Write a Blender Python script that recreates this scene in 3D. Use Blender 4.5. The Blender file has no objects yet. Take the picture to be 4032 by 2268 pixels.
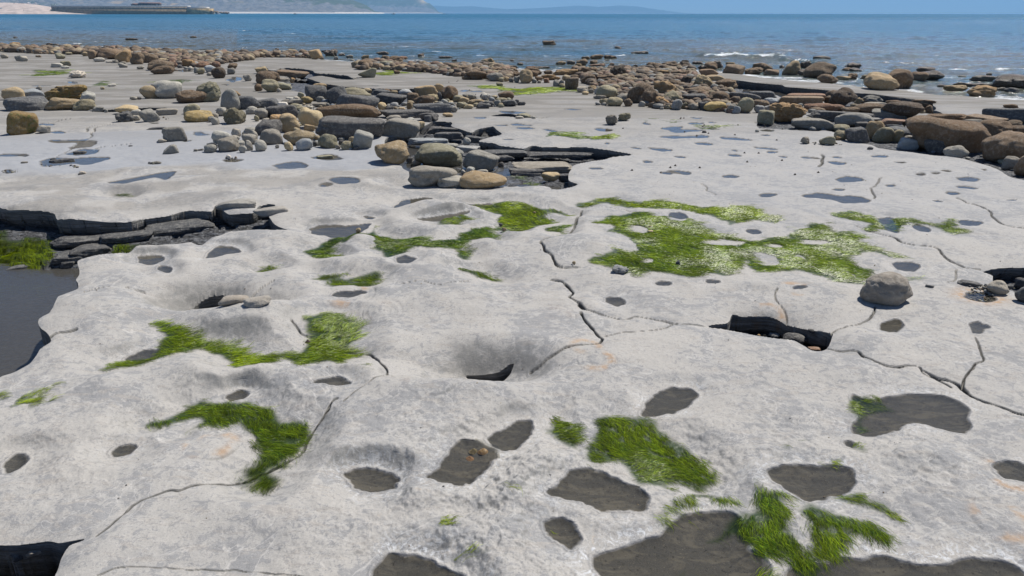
import bpy, math, random
import numpy as np
from mathutils import Vector, Matrix
random.seed(7); RNG = np.random.default_rng(11)
scene = bpy.context.scene
col = scene.collection

# ------------------------------------------------------------------ camera
CAM_H = 1.6
FPX = 2879.0                       # focal length in photograph pixels (4032 wide)
PITCH = math.atan((1134 - 52) / FPX)
ROLL = math.radians(0.07)
Fv = np.array([0, math.cos(PITCH), -math.sin(PITCH)])
U0 = np.array([0, math.sin(PITCH), math.cos(PITCH)])
R0 = np.array([1.0, 0, 0])
Rv = R0 * math.cos(ROLL) + U0 * math.sin(ROLL)
Uv = U0 * math.cos(ROLL) - R0 * math.sin(ROLL)
cam = bpy.data.cameras.new('camera'); camo = bpy.data.objects.new('camera', cam); col.objects.link(camo)
cam.sensor_width = 36; cam.sensor_fit = 'HORIZONTAL'; cam.lens = 36 * FPX / 4032
cam.clip_start = 0.05; cam.clip_end = 40000
camo.matrix_world = Matrix(((Rv[0], Uv[0], -Fv[0], 0), (Rv[1], Uv[1], -Fv[1], 0), (Rv[2], Uv[2], -Fv[2], CAM_H), (0, 0, 0, 1)))
scene.camera = camo

# ------------------------------------------------------------------ light
SUN_AZ = math.radians(48); SUN_EL = math.radians(58)
w = bpy.data.worlds.new('World'); scene.world = w; w.use_nodes = True
nt = w.node_tree; bg = nt.nodes['Background']; sky = nt.nodes.new('ShaderNodeTexSky')
sky.sky_type = 'NISHITA'; sky.sun_disc = False; sky.sun_elevation = SUN_EL; sky.sun_rotation = SUN_AZ
sky.air_density = 0.42; sky.dust_density = 0.0; sky.ozone_density = 2.6; sky.altitude = 0
nt.links.new(sky.outputs[0], bg.inputs[0]); bg.inputs[1].default_value = 0.115
sd_ = bpy.data.lights.new('sun', 'SUN'); so_ = bpy.data.objects.new('sun', sd_); col.objects.link(so_)
sd_.energy = 4.7; sd_.angle = math.radians(0.55); sd_.color = (1, 0.955, 0.885)
sdir = Vector((math.sin(SUN_AZ) * math.cos(SUN_EL), math.cos(SUN_AZ) * math.cos(SUN_EL), math.sin(SUN_EL)))
so_.rotation_euler = sdir.to_track_quat('Z', 'Y').to_euler()
scene.view_settings.view_transform = 'Standard'; scene.view_settings.look = 'None'
scene.view_settings.gamma = 1; scene.view_settings.exposure = 0.30
scene.render.engine = 'CYCLES'

# ------------------------------------------------------------------ helpers
def unproj(px, py, z=0.0):
    """photograph pixel -> point on the level z (a place on the shore)"""
    px = np.asarray(px, float); py = np.asarray(py, float)
    a = (px - 2016) / FPX; b = -(py - 1134) / FPX
    dx = Rv[0] * a + Uv[0] * b + Fv[0]; dy = Rv[1] * a + Uv[1] * b + Fv[1]; dz = Rv[2] * a + Uv[2] * b + Fv[2]
    t = (z - CAM_H) / dz
    return dx * t, dy * t
def atdist(px, py, dist):
    """photograph pixel -> world point at forward distance dist"""
    a = (px - 2016) / FPX; b = -(py - 1134) / FPX
    d = Rv * a + Uv * b + Fv; t = dist / d[1]
    return d[0] * t, dist, CAM_H + d[2] * t
def _h(ix, iy, iz, s):
    n = (ix.astype(np.int64) * 374761393 + iy.astype(np.int64) * 668265263 + iz.astype(np.int64) * 2147483647 % 4294967291 + s * 974634777) & 0xFFFFFFFF
    n = ((n ^ (n >> 13)) * 1274126177) & 0xFFFFFFFF
    n = n ^ (n >> 16)
    return (n & 0xFFFF) / 65535.0
def vn2(x, y, s=0):
    ix = np.floor(x); iy = np.floor(y); fx = x - ix; fy = y - iy
    fx = fx * fx * fx * (fx * (fx * 6 - 15) + 10); fy = fy * fy * fy * (fy * (fy * 6 - 15) + 10)
    z = np.zeros_like(ix)
    a = _h(ix, iy, z, s); b = _h(ix + 1, iy, z, s); c = _h(ix, iy + 1, z, s); d = _h(ix + 1, iy + 1, z, s)
    return (a + (b - a) * fx) * (1 - fy) + (c + (d - c) * fx) * fy
def fbm2(x, y, s=0, o=4, g=0.5):
    r = 0; a = 1; t = 0
    for i in range(o):
        r = r + a * vn2(x + 17.3 * i, y - 9.1 * i, s + i); t += a; a *= g; x = x * 2.03 + .31 * y; y = y * 2.03 - .31 * x * .3
    return r / t
def vn3(p, s=0):
    i = np.floor(p); f = p - i; f = f * f * (3 - 2 * f)
    r = 0
    for dx in (0, 1):
        for dy in (0, 1):
            for dz in (0, 1):
                wgt = (f[:, 0] if dx else 1 - f[:, 0]) * (f[:, 1] if dy else 1 - f[:, 1]) * (f[:, 2] if dz else 1 - f[:, 2])
                r = r + wgt * _h(i[:, 0] + dx, i[:, 1] + dy, i[:, 2] * 7 + dz * 7, s)
    return r
def sst(a, b, x):
    t = np.clip((x - a) / (b - a), 0, 1); return t * t * (3 - 2 * t)
def catmull(P, closed=True, step=8.0):
    P = np.asarray(P, float); n = len(P); out = []
    for i in range(n if closed else n - 1):
        p1 = P[i]; p2 = P[(i + 1) % n]
        p0 = P[i - 1] if closed or i > 0 else p1; p3 = P[(i + 2) % n] if closed or i + 2 < n else p2
        k = max(1, int(np.hypot(*(p2 - p1)) / step))
        for j in range(k):
            t = j / k
            out.append(0.5 * ((2 * p1) + (-p0 + p2) * t + (2 * p0 - 5 * p1 + 4 * p2 - p3) * t * t + (-p0 + 3 * p1 - 3 * p2 + p3) * t ** 3))
    if not closed: out.append(P[-1])
    return np.array(out)
def sdf(poly, x, y, closed=True, near=False):
    """signed distance (negative inside) of points to polygon"""
    n = len(poly); d2 = np.full(x.shape, 1e18); ins = np.zeros(x.shape, bool)
    if near: qx = np.zeros_like(x); qy = np.zeros_like(x)
    for i in range(n if closed else n - 1):
        ax, ay = poly[i]; bx, by = poly[(i + 1) % n]
        ex = bx - ax; ey = by - ay; l = ex * ex + ey * ey + 1e-14
        t = np.clip(((x - ax) * ex + (y - ay) * ey) / l, 0, 1)
        cx = ax + ex * t; cy = ay + ey * t
        dd = (x - cx) ** 2 + (y - cy) ** 2
        m = dd < d2
        d2 = np.where(m, dd, d2)
        if near: qx = np.where(m, cx, qx); qy = np.where(m, cy, qy)
        if closed and ay != by:
            c = ((ay > y) != (by > y)) & (x < (bx - ax) * (y - ay) / (by - ay) + ax)
            ins ^= c
    d = np.sqrt(d2)
    if closed: d = np.where(ins, -d, d)
    return (d, qx, qy) if near else d
def T(ox, oy, s, pts):
    """zoom tile coordinates -> photograph pixels"""
    return [(ox + a / s, oy + b / s) for a, b in pts]
def topoly(pxs, z=0.0, closed=True, step=8, rough=0.0, seed=0, fr=9):
    c = catmull(pxs, closed, step); x, y = unproj(c[:, 0], c[:, 1], z)
    if rough:
        dep = y * .94 + .5
        x = x + rough * dep * (fbm2(x * fr / np.sqrt(dep), y * fr / np.sqrt(dep), seed + 5, 3) - .5); y = y + rough * dep * (fbm2(x * fr / np.sqrt(dep), y * fr / np.sqrt(dep), seed + 9, 3) - .5)
    return np.stack([x, y], 1)
def mesh_np(name, V, quads=None, tris=None, smooth=True):
    me = bpy.data.meshes.new(name); V = np.asarray(V, np.float32)
    me.vertices.add(len(V)); me.vertices.foreach_set('co', V.ravel())
    li = []; st = []; tot = 0
    if quads is not None and len(quads):
        q = np.asarray(quads, np.int32); li.append(q.ravel()); st.append(np.arange(len(q)) * 4); tot = len(q) * 4
    if tris is not None and len(tris):
        t = np.asarray(tris, np.int32); li.append(t.ravel()); st.append(tot + np.arange(len(t)) * 3)
    li = np.concatenate(li); st = np.concatenate(st)
    me.loops.add(len(li)); me.loops.foreach_set('vertex_index', li.astype(np.int32))
    me.polygons.add(len(st)); me.polygons.foreach_set('loop_start', st.astype(np.int32))
    me.update(calc_edges=True)
    if smooth: me.polygons.foreach_set('use_smooth', np.ones(len(st), bool))
    me.validate()
    return me
def link(name, me, mat=None, parent=None, label=None, cat=None, group=None, kind=None):
    o = bpy.data.objects.new(name, me); col.objects.link(o)
    if mat and me is not None: me.materials.clear(); me.materials.append(mat)
    if parent: o.parent = parent
    if label: o['label'] = label
    if cat: o['category'] = cat
    if group: o['group'] = group
    if kind: o['kind'] = kind
    return o
def gridquads(nr, nc):
    i = np.arange((nr - 1) * (nc - 1)); r = i // (nc - 1); c = i % (nc - 1); a = r * nc + c
    return np.stack([a, a + 1, a + nc + 1, a + nc], 1)
def setcol(me, name, arr):
    at = me.color_attributes.new(name, 'FLOAT_COLOR', 'POINT'); at.data.foreach_set('color', np.asarray(arr, np.float32).ravel())

class NG:
    def __init__(s, name):
        s.m = bpy.data.materials.new(name); s.m.use_nodes = True; s.t = s.m.node_tree
        s.b = s.t.nodes['Principled BSDF']; s.o = s.t.nodes['Material Output']
    def n(s, ty, **k):
        nd = s.t.nodes.new(ty)
        for a, v in k.items():
            if a.startswith('i_'):
                key = a[2:]; key = int(key) if key.isdigit() else key.replace('_', ' ')
                s.put(nd.inputs[key], v)
            else: setattr(nd, a, v)
        return nd
    def put(s, inp, v):
        if isinstance(v, bpy.types.NodeSocket): s.t.links.new(v, inp)
        elif isinstance(v, bpy.types.Node): s.t.links.new(v.outputs[0], inp)
        else:
            if isinstance(v, (tuple, list)) and len(v) == 3 and inp.type == 'RGBA': v = (*v, 1)
            inp.default_value = v
    def pos(s): return s.n('ShaderNodeNewGeometry').outputs['Position']
    def obj(s): return s.n('ShaderNodeTexCoord').outputs['Object']
    def noise(s, vec, sc, det=4, ro=.55, dis=0):
        nd = s.n('ShaderNodeTexNoise', i_Scale=sc, i_Detail=det, i_Roughness=ro, i_Distortion=dis); s.put(nd.inputs['Vector'], vec); return nd.outputs[0]
    def vor(s, vec, sc, feat='F1', out=0):
        nd = s.n('ShaderNodeTexVoronoi', feature=feat); s.put(nd.inputs['Vector'], vec); s.put(nd.inputs['Scale'], sc); return nd.outputs[out]
    def ramp(s, f, a, b, lo=0.0, hi=1.0):
        nd = s.n('ShaderNodeMapRange', interpolation_type='SMOOTHSTEP'); s.put(nd.inputs[0], f)
        for i, v in zip((1, 2, 3, 4), (a, b, lo, hi)): nd.inputs[i].default_value = v
        return nd.outputs[0]
    def mix(s, f, a, b, mode='MIX'):
        nd = s.n('ShaderNodeMix', data_type='RGBA', blend_type=mode); s.put(nd.inputs[0], f); s.put(nd.inputs[6], a); s.put(nd.inputs[7], b); return nd.outputs[2]
    def math(s, op, a, b=0.0, c=0.0):
        nd = s.n('ShaderNodeMath', operation=op); s.put(nd.inputs[0], a); s.put(nd.inputs[1], b); s.put(nd.inputs[2], c); return nd.outputs[0]
    def scalev(s, vec, v):
        nd = s.n('ShaderNodeVectorMath', operation='MULTIPLY'); s.put(nd.inputs[0], vec); nd.inputs[1].default_value = v; return nd.outputs[0]
    def bump(s, h, dist, strength=1.0, nrm=None):
        nd = s.n('ShaderNodeBump'); nd.inputs['Strength'].default_value = strength; nd.inputs['Distance'].default_value = dist
        s.put(nd.inputs['Height'], h)
        if nrm is not None: s.put(nd.inputs['Normal'], nrm)
        return nd.outputs[0]
    def attr(s, name):
        return s.n('ShaderNodeAttribute', attribute_name=name)
    def done(s, **k):
        for a, v in k.items(): s.put(s.b.inputs[a.replace('_', ' ')], v)
        return s.m
# ------------------------------------------------------------------ materials
def limestone():
    g = NG('limestone'); P = g.pos()
    A = g.attr('mask_a'); B = g.attr('mask_b')
    sa = g.n('ShaderNodeSeparateColor'); g.put(sa.inputs[0], A.outputs['Color']); sb = g.n('ShaderNodeSeparateColor'); g.put(sb.inputs[0], B.outputs['Color'])
    pool, alg, shale = sa.outputs[0], sa.outputs[1], sa.outputs[2]; cool = A.outputs['Alpha']
    crack, salt, rust = sb.outputs[0], sb.outputs[1], sb.outputs[2]; brown = B.outputs['Alpha']
    n1 = g.noise(P, 2.2, 5, .55, .8); n2 = g.noise(P, 19, 10, .72, .45); n3 = g.noise(P, 150, 4, .7); n4 = g.noise(g.scalev(P, (1, 3.2, 1)), 7, 7, .66, .9)
    n5 = g.noise(P, 75, 6, .72, .4)
    base = g.mix(g.ramp(n1, .35, .65), (.41, .388, .355), (.375, .362, .342))
    f = g.math('ADD', g.math('MULTIPLY', n2, .6), g.math('MULTIPLY', n1, .4))
    base = g.mix(g.ramp(f, .505, .535, 0, .6), base, (.195, .20, .21))        # eroded blue-grey flakes
    base = g.mix(g.ramp(g.math('ADD', g.math('MULTIPLY', n5, .6), g.math('MULTIPLY', n4, .4)), .53, .565, 0, .6), base, (.20, .203, .21))
    base = g.mix(g.ramp(n4, .52, .64, 0, .5), base, (.43, .39, .34))
    base = g.mix(g.ramp(n2, .36, .28, 0, .5), base, (.47, .385, .29))
    base = g.mix(g.ramp(g.noise(P, 260, 2, .6), .55, .7, 0, .4), base, (.52, .48, .42))
    base = g.mix(g.ramp(n3, .25, .75, 0, .5), base, g.mix(.5, base, (.18, .18, .18)))
    for q_, sc_, th_ in ((n4, .5, .52), (n2, .5, .47), (n1, .4, .55)):
        base = g.mix(g.ramp(g.math('ABSOLUTE', g.math('SUBTRACT', q_, th_)), 0, .007, sc_, 0), base, (.56, .535, .50) if th_ != .47 else (.14, .14, .145))
    base = g.mix(g.ramp(g.vor(P, 55), .10, .03, 0, .6), base, (.13, .125, .12))
    coolc = g.mix(g.ramp(n4, .35, .7), (.27, .28, .30), (.32, .325, .335))
    coolc = g.mix(g.ramp(n2, .52, .6, 0, .35), coolc, (.26, .275, .30))
    base = g.mix(g.math('MULTIPLY', cool, .85), base, coolc)
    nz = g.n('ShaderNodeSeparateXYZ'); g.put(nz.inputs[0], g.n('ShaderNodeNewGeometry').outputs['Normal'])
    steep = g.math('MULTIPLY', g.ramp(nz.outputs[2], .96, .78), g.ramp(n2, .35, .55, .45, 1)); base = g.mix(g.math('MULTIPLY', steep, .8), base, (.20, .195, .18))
    base = g.mix(brown, base, g.mix(n2, (.14, .13, .115), (.235, .22, .195)))
    base = g.mix(g.math('MULTIPLY', rust, g.ramp(n2, .35, .6)), base, (.42, .27, .15))
    sl = g.math('MULTIPLY', salt, g.ramp(g.noise(P, 22, 7, .75, 2.5), .5, .58))
    base = g.mix(g.math('MULTIPLY', sl, .75), base, (.66, .68, .70))
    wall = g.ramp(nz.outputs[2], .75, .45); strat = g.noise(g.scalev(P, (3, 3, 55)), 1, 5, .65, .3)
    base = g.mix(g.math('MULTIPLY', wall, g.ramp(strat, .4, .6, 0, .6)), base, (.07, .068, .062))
    sv = g.scalev(P, (1, 1, 4))
    sh = g.noise(sv, 22, 6, .7, .8)
    shc = g.mix(g.ramp(sh, .4, .65), (.028, .028, .03), (.20, .205, .215))
    base = g.mix(shale, base, shc)
    grain = g.ramp(g.noise(P, 330, 3, .8), .35, .7)
    pc = g.mix(grain, (.078, .075, .07), (.135, .128, .116)); pc = g.mix(g.ramp(n4, .45, .62, 0, .75), pc, (.17, .155, .13)); pc = g.mix(g.ramp(n5, .56, .66, 0, .7), pc, (.035, .032, .028)); pc = g.mix(g.ramp(g.noise(P, 210, 2, .5), .66, .74, 0, .8), pc, (.26, .23, .19))
    base = g.mix(pool, base, pc)
    base = g.mix(alg, base, (.03, .05, .012))
    base = g.mix(g.math('MULTIPLY', crack, .85), base, (.05, .048, .045))
    wet = g.math('MAXIMUM', g.math('MULTIPLY', pool, .1), g.math('MAXIMUM', alg, g.math('MULTIPLY', shale, .8)))
    rim = g.attr('rim').outputs['Fac']
    base = g.mix(g.math('MULTIPLY', rim, .0), base, g.mix(.5, base, (.06, .058, .055)))
    rough = g.math('SUBTRACT', g.ramp(wet, 0, 1, .9, .42), g.math('MULTIPLY', rim, .35))
    h = g.math('ADD', g.math('MULTIPLY', n2, .5), g.math('ADD', g.math('MULTIPLY', n5, .25), g.math('MULTIPLY', n3, .10)))
    h = g.math('MULTIPLY', h, g.ramp(pool, 0, 1, 1, .35)); b1 = g.bump(h, .010, .8)
    vs = g.vor(g.scalev(P, (7, 9, 30)), 1.0)
    b2 = g.bump(g.math('MULTIPLY', g.math('ADD', sh, vs), shale), .045, .9, b1)
    b2 = g.bump(g.math('MULTIPLY', strat, wall), .035, .9, b2)
    b2 = g.bump(g.math('MULTIPLY', rim, g.noise(P, 120, 3, .7)), .012, .7, b2)
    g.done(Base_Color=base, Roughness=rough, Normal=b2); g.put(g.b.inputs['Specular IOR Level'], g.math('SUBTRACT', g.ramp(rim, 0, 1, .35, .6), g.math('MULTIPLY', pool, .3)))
    return g.m
def stone(name, rough=0.0, slate=0.0, moss=0.0, wet=0.0):
    g = NG(name); P = g.obj(); oi = g.n('ShaderNodeObjectInfo'); c = oi.outputs['Color']
    off = g.n('ShaderNodeVectorMath', operation='ADD'); g.put(off.inputs[0], P)
    sc = g.n('ShaderNodeMath', operation='MULTIPLY', i_1=50.0); g.put(sc.inputs[0], oi.outputs['Random']); g.put(off.inputs[1], sc.outputs[0]); V = off.outputs[0]
    a = g.noise(V, 5, 6, .65, .6); b = g.noise(V, 26, 7, .75, .5); d = g.noise(V, 120, 3, .7)
    dark = g.mix(.4, c, (.04, .038, .034)); lite = g.mix(.28, c, (.62, .58, .50))
    k = g.mix(g.ramp(a, .28, .55), dark, c)
    k = g.mix(g.ramp(b, .48, .62, 0, .75), k, lite); k = g.mix(g.ramp(b, .40, .30, 0, .6), k, dark)
    k = g.mix(g.ramp(d, .58, .75, 0, .45), k, lite)
    k = g.mix(g.ramp(d, .42, .25, 0, .5), k, dark)
    if rough:
        k = g.mix(g.ramp(g.vor(V, 22), .0, .22, .55, 0), k, g.mix(.7, c, (.012, .01, .008)))
    if slate:
        v = g.noise(g.scalev(V, (1, 1, 5)), 4, 3, .6, 1); k = g.mix(g.ramp(v, .6, .7, 0, .4), k, lite)
    if moss:
        m = g.ramp(g.math('ADD', g.math('MULTIPLY', a, .6), g.math('MULTIPLY', b, .4)), .5, .6, 0, moss); k = g.mix(m, k, (.10, .115, .022))
    sp = g.ramp(g.vor(V, 30), .045, .09, .45, 0)
    if not slate: k = g.mix(sp, k, (.5, .46, .4))
    h = g.math('ADD', g.math('MULTIPLY', a, .6), g.math('ADD', g.math('MULTIPLY', b, .45 + rough * .6), g.math('MULTIPLY', d, .12 + .1 * rough)))
    g.done(Base_Color=k, Roughness=.82 - .5 * wet, Normal=g.bump(h, .05 + .04 * rough, .8)); g.b.inputs['Specular IOR Level'].default_value = .35
    return g.m
def poolwater(name, tint, rip=.002, silt=0):
    g = NG(name); P = g.pos()
    tr = g.n('ShaderNodeBsdfTransparent', i_Color=tint); gl = g.n('ShaderNodeBsdfGlossy', i_Roughness=.03)
    nb = g.bump(g.noise(g.scalev(P, (1, 2.5, 1)), 16, 2, .5), rip, .5)
    g.put(gl.inputs['Normal'], nb); fr = g.n('ShaderNodeFresnel', i_IOR=1.36); g.put(fr.inputs['Normal'], nb)
    if silt:
        df = g.n('ShaderNodeBsdfDiffuse', i_Color=(.12, .115, .105)); m0 = g.n('ShaderNodeMixShader', i_0=silt); g.put(m0.inputs[1], tr); g.put(m0.inputs[2], df); tr = m0
    mx = g.n('ShaderNodeMixShader'); g.put(mx.inputs[0], fr); g.put(mx.inputs[1], tr); g.put(mx.inputs[2], gl)
    g.t.links.new(mx.outputs[0], g.o.inputs['Surface']); return g.m
def seawater():
    g = NG('sea_water'); P = g.pos(); A = g.attr('mask_a'); s = g.n('ShaderNodeSeparateColor'); g.put(s.inputs[0], A.outputs['Color'])
    foam, turb, far = s.outputs
    n = g.noise(g.scalev(P, (.05, .16, 1)), 1, 5, .6, .5)
    t = g.ramp(g.math('ADD', turb, g.math('MULTIPLY', g.math('SUBTRACT', n, .5), .9)), .25, .75)
    deep = g.mix(far, (.012, .09, .145), (.004, .095, .165))
    k = g.mix(t, deep, (.11, .108, .075))
    fn = g.ramp(g.math('ADD', g.math('MULTIPLY', g.noise(g.scalev(P, (2.2, 5, 4)), 1, 9, .78, .8), 1.1), g.math('MULTIPLY', foam, .42)), .74, .88)
    fn = g.math('MULTIPLY', fn, g.ramp(foam, .04, .3))
    k = g.mix(fn, k, (.75, .77, .78))
    w1 = g.noise(g.scalev(P, (1, 2.2, 1)), 2.2, 4, .6, .3); w2 = g.noise(g.scalev(P, (1, 2.5, 1)), 9, 3, .6)
    w0 = g.noise(g.scalev(P, (.25, 1, 1)), .35, 5, .65, .4)
    b = g.bump(w0, .8, .9); b = g.bump(w1, .13, .9, b); b = g.bump(w2, .025, .8, b)
    g.done(Base_Color=k, Roughness=g.math('ADD', g.math('MULTIPLY', fn, .6), g.math('ADD', .10, g.math('MULTIPLY', far, .22))), Normal=b, IOR=1.33)
    g.b.inputs['Specular IOR Level'].default_value = .36
    return g.m
def weedmat():
    g = NG('green_weed'); c = g.attr('tint').outputs['Color']
    b = g.b; g.put(b.inputs['Base Color'], c); b.inputs['Roughness'].default_value = .36; b.inputs['Specular IOR Level'].default_value = .3
    tl = g.n('ShaderNodeBsdfTranslucent'); g.put(tl.inputs[0], c)
    mx = g.n('ShaderNodeMixShader', i_0=.35); g.put(mx.inputs[1], b); g.put(mx.inputs[2], tl)
    g.t.links.new(mx.outputs[0], g.o.inputs['Surface']); return g.m
def plain(name, c, rough=.8, var=.35, sc=3.0):
    g = NG(name); P = g.pos(); n = g.noise(P, sc, 6, .65, .4)
    dk = tuple(v * (1 - var) for v in c); lt = tuple(min(1, v * (1 + var)) for v in c)
    g.done(Base_Color=g.mix(g.ramp(n, .3, .7), dk, lt), Roughness=rough); return g.m
def hillmat():
    g = NG('cliff_ground'); P = g.pos(); A = g.attr('mask_a'); s = g.n('ShaderNodeSeparateColor'); g.put(s.inputs[0], A.outputs['Color'])
    n = g.noise(g.scalev(P, (1, .3, 1)), .018, 8, .65, 1.2); m = g.noise(g.scalev(P, (1, 1, .5)), .06, 6, .7, 1)
    rock = g.mix(g.ramp(m, .38, .62), (.07, .08, .095), (.21, .205, .20)); rock = g.mix(g.ramp(n, .58, .64), rock, (.30, .23, .15))
    veg = g.mix(g.ramp(m, .4, .6), (.03, .05, .028), (.065, .09, .045))
    f = g.ramp(g.math('ADD', s.outputs[0], g.math('MULTIPLY', g.math('SUBTRACT', n, .5), 1.6)), .4, .55)
    k = g.mix(f, rock, veg); k = g.mix(s.outputs[1], k, (.6, .45, .25)); k = g.mix(s.outputs[2], k, (.62, .58, .52))
    g.done(Base_Color=k, Roughness=.95); return g.m
M = dict(lime=limestone(), round=stone('water_worn_stone'), rough=stone('craggy_stone', rough=1), slate=stone('dark_shale_stone', slate=1),
         moss=stone('mossy_stone', rough=.4, moss=.9), wet=stone('wet_stone', rough=.6, wet=1), pool=poolwater('clear_pool_water', (.80, .80, .78)),
         murk=poolwater('murky_pool_water', (.5, .47, .40), .004, .45), sea=seawater(), weed=weedmat(), hill=hillmat())
# ------------------------------------------------------------------ shore shape, traced on the photograph and laid on the ground
DS = 4032 / 2576.0
def D(pts): return [(a * DS, b * DS) for a, b in pts]
T1 = (0, 700, 1.811); T2 = (1344, 700, 1.811); T3 = (2688, 700, 1.811); T4 = (0, 1468, 1.811); T5 = (1344, 1468, 1.811); T6 = (2688, 1468, 1.811)
TA = (0, 0, 2.576); TAB = (1000, 0, 2.576); TAC = (2000, 0, 2.576); TAD = (3000, 0, 2.496); TB = (0, 300, 2.576); TC = (1000, 250, 2.8986)
TD = (1600, 250, 2.8622); TE = (2400, 200, 2.8622); TF = (3132, 200, 2.8622)
SEA_Z = -0.08
def uof(x, y): return x / (y * math.cos(PITCH) + CAM_H * math.sin(PITCH))
_sl = [(-1400, 186), (-600, 188), (0, 193), (300, 200), (800, 209), (1180, 224), (1290, 240), (1420, 250), (1560, 262), (1750, 268), (2000, 276), (2300, 290), (2450, 285), (2600, 276), (2800, 288), (2900, 298), (3100, 318), (3400, 345), (3700, 375), (4032, 400), (4500, 450), (5200, 520)]
_sx, _sy = unproj([p[0] for p in _sl], [p[1] for p in _sl], SEA_Z); _su = uof(_sx, _sy)
def shore_y(x, y):
    u = uof(x, np.maximum(y, 1)); return np.interp(u, _su, _sy)
# bumps: photograph px (2576 scale) cx, cy, rx, ry, height m
BUMPS = [(130, 520, 170, 24, .05), (480, 455, 100, 16, .05), (640, 470, 70, 14, .03), (560, 500, 80, 16, .03), (1100, 520, 120, 12, .05), (880, 462, 60, 9, .07), (700, 440, 120, 10, .02),
 (905, 598, 38, 18, .07), (680, 590, 110, 18, .04), (430, 640, 40, 12, .0), (540, 645, 120, 18, .02), (1250, 1390 / DS, 100, 30, -.02), (1180, 905, 150, 42, -.16), (1330, 905, 60, 25, -.03), (470, 735, 95, 30, -.18), (640, 745, 60, 18, -.05),
 (620, 800, 190, 25, .05), (300, 770, 130, 30, .04), (1060, 600, 110, 18, .02), (1000, 660, 150, 20, .03), (1480, 620, 110, 25, .07), (560, 930, 120, 22, .05), (850, 940, 110, 24, .03), (250, 960, 120, 25, .03),
 (1640, 555, 90, 8, .03), (1700, 505, 60, 8, -.01), (1960, 800, 130, 28, -.06), (2150, 850, 90, 25, .03), (1150, 990, 150, 28, .03), (900, 1180 - 40, 140, 30, .03), (1180, 1270, 100, 22, -.03), (1080, 1240, 90, 30, .03), (1150, 970, 170, 22, .035), (640, 775, 130, 12, .02), (1550, 1010, 120, 22, .015),
 (2330, 1150, 110, 30, .035), (1750, 1200, 100, 18, -.01), (700, 1290, 200, 60, .02), (190, 1100, 160, 22, -.015), (2200, 920, 200, 25, .01), (1560, 755, 90, 18, .02), (1900, 720, 150, 12, .025), (760, 560 + 100, 90, 12, -.02), (140, 470, 120, 9, .02), (330, 430, 80, 6, .03)]
_bw = []
for cx, cy, rx, ry, am in BUMPS:
    x0, y0 = unproj(cx * DS, cy * DS); x1, _ = unproj((cx + rx) * DS, cy * DS); _, ya = unproj(cx * DS, (cy - ry) * DS); _, yb = unproj(cx * DS, (cy + ry) * DS)
    _bw.append((float(x0), float((ya + yb) / 2), float(x1 - x0), float((ya - yb) / 2), am))
_cool = topoly(D([(-400, 345), (0, 345), (400, 330), (900, 330), (960, 350), (990, 385), (960, 412), (880, 422), (800, 425), (640, 423), (520, 412), (430, 418), (300, 428), (180, 432), (0, 436), (-400, 440)]), step=20)
def h_base(x, y):
    z = np.zeros_like(x)
    xw = x + .25 * (vn2(x * 2, y * 2, 3) - .5); yw = y + .25 * (vn2(x * 2, y * 2, 4) - .5)
    left = 1 - sst(-.3, 1.3, x - .10 * y + .25)
    hummock = (.35 + .65 * left) * (1 - sst(7, 10, y))
    z += hummock * .075 * (fbm2(xw * 1.6, yw * 2.1, 21, 3, .45) - .5)
    z += (1 - sst(8, 12, y)) * .010 * (fbm2(x * 9, y * 9, 41, 3) - .5) * (.5 + .5 * left)
    z += .0022 * (fbm2(x * 42, y * 42, 47, 2) - .5) * (y < 5)
    z += sst(6, 9, y) * .03 * (fbm2(x * .8, y * 1.1, 31, 4) - .5)
    z += sst(14, 20, y) * .05 * (fbm2(x * .35, y * .6, 35, 4) - .5)
    for bx, by, rx, ry, am in _bw:
        if am:
            q = ((x - bx) / rx) ** 2 + ((y - by) / ry) ** 2
            z += am * np.exp(-q * .9)
    return z
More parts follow.
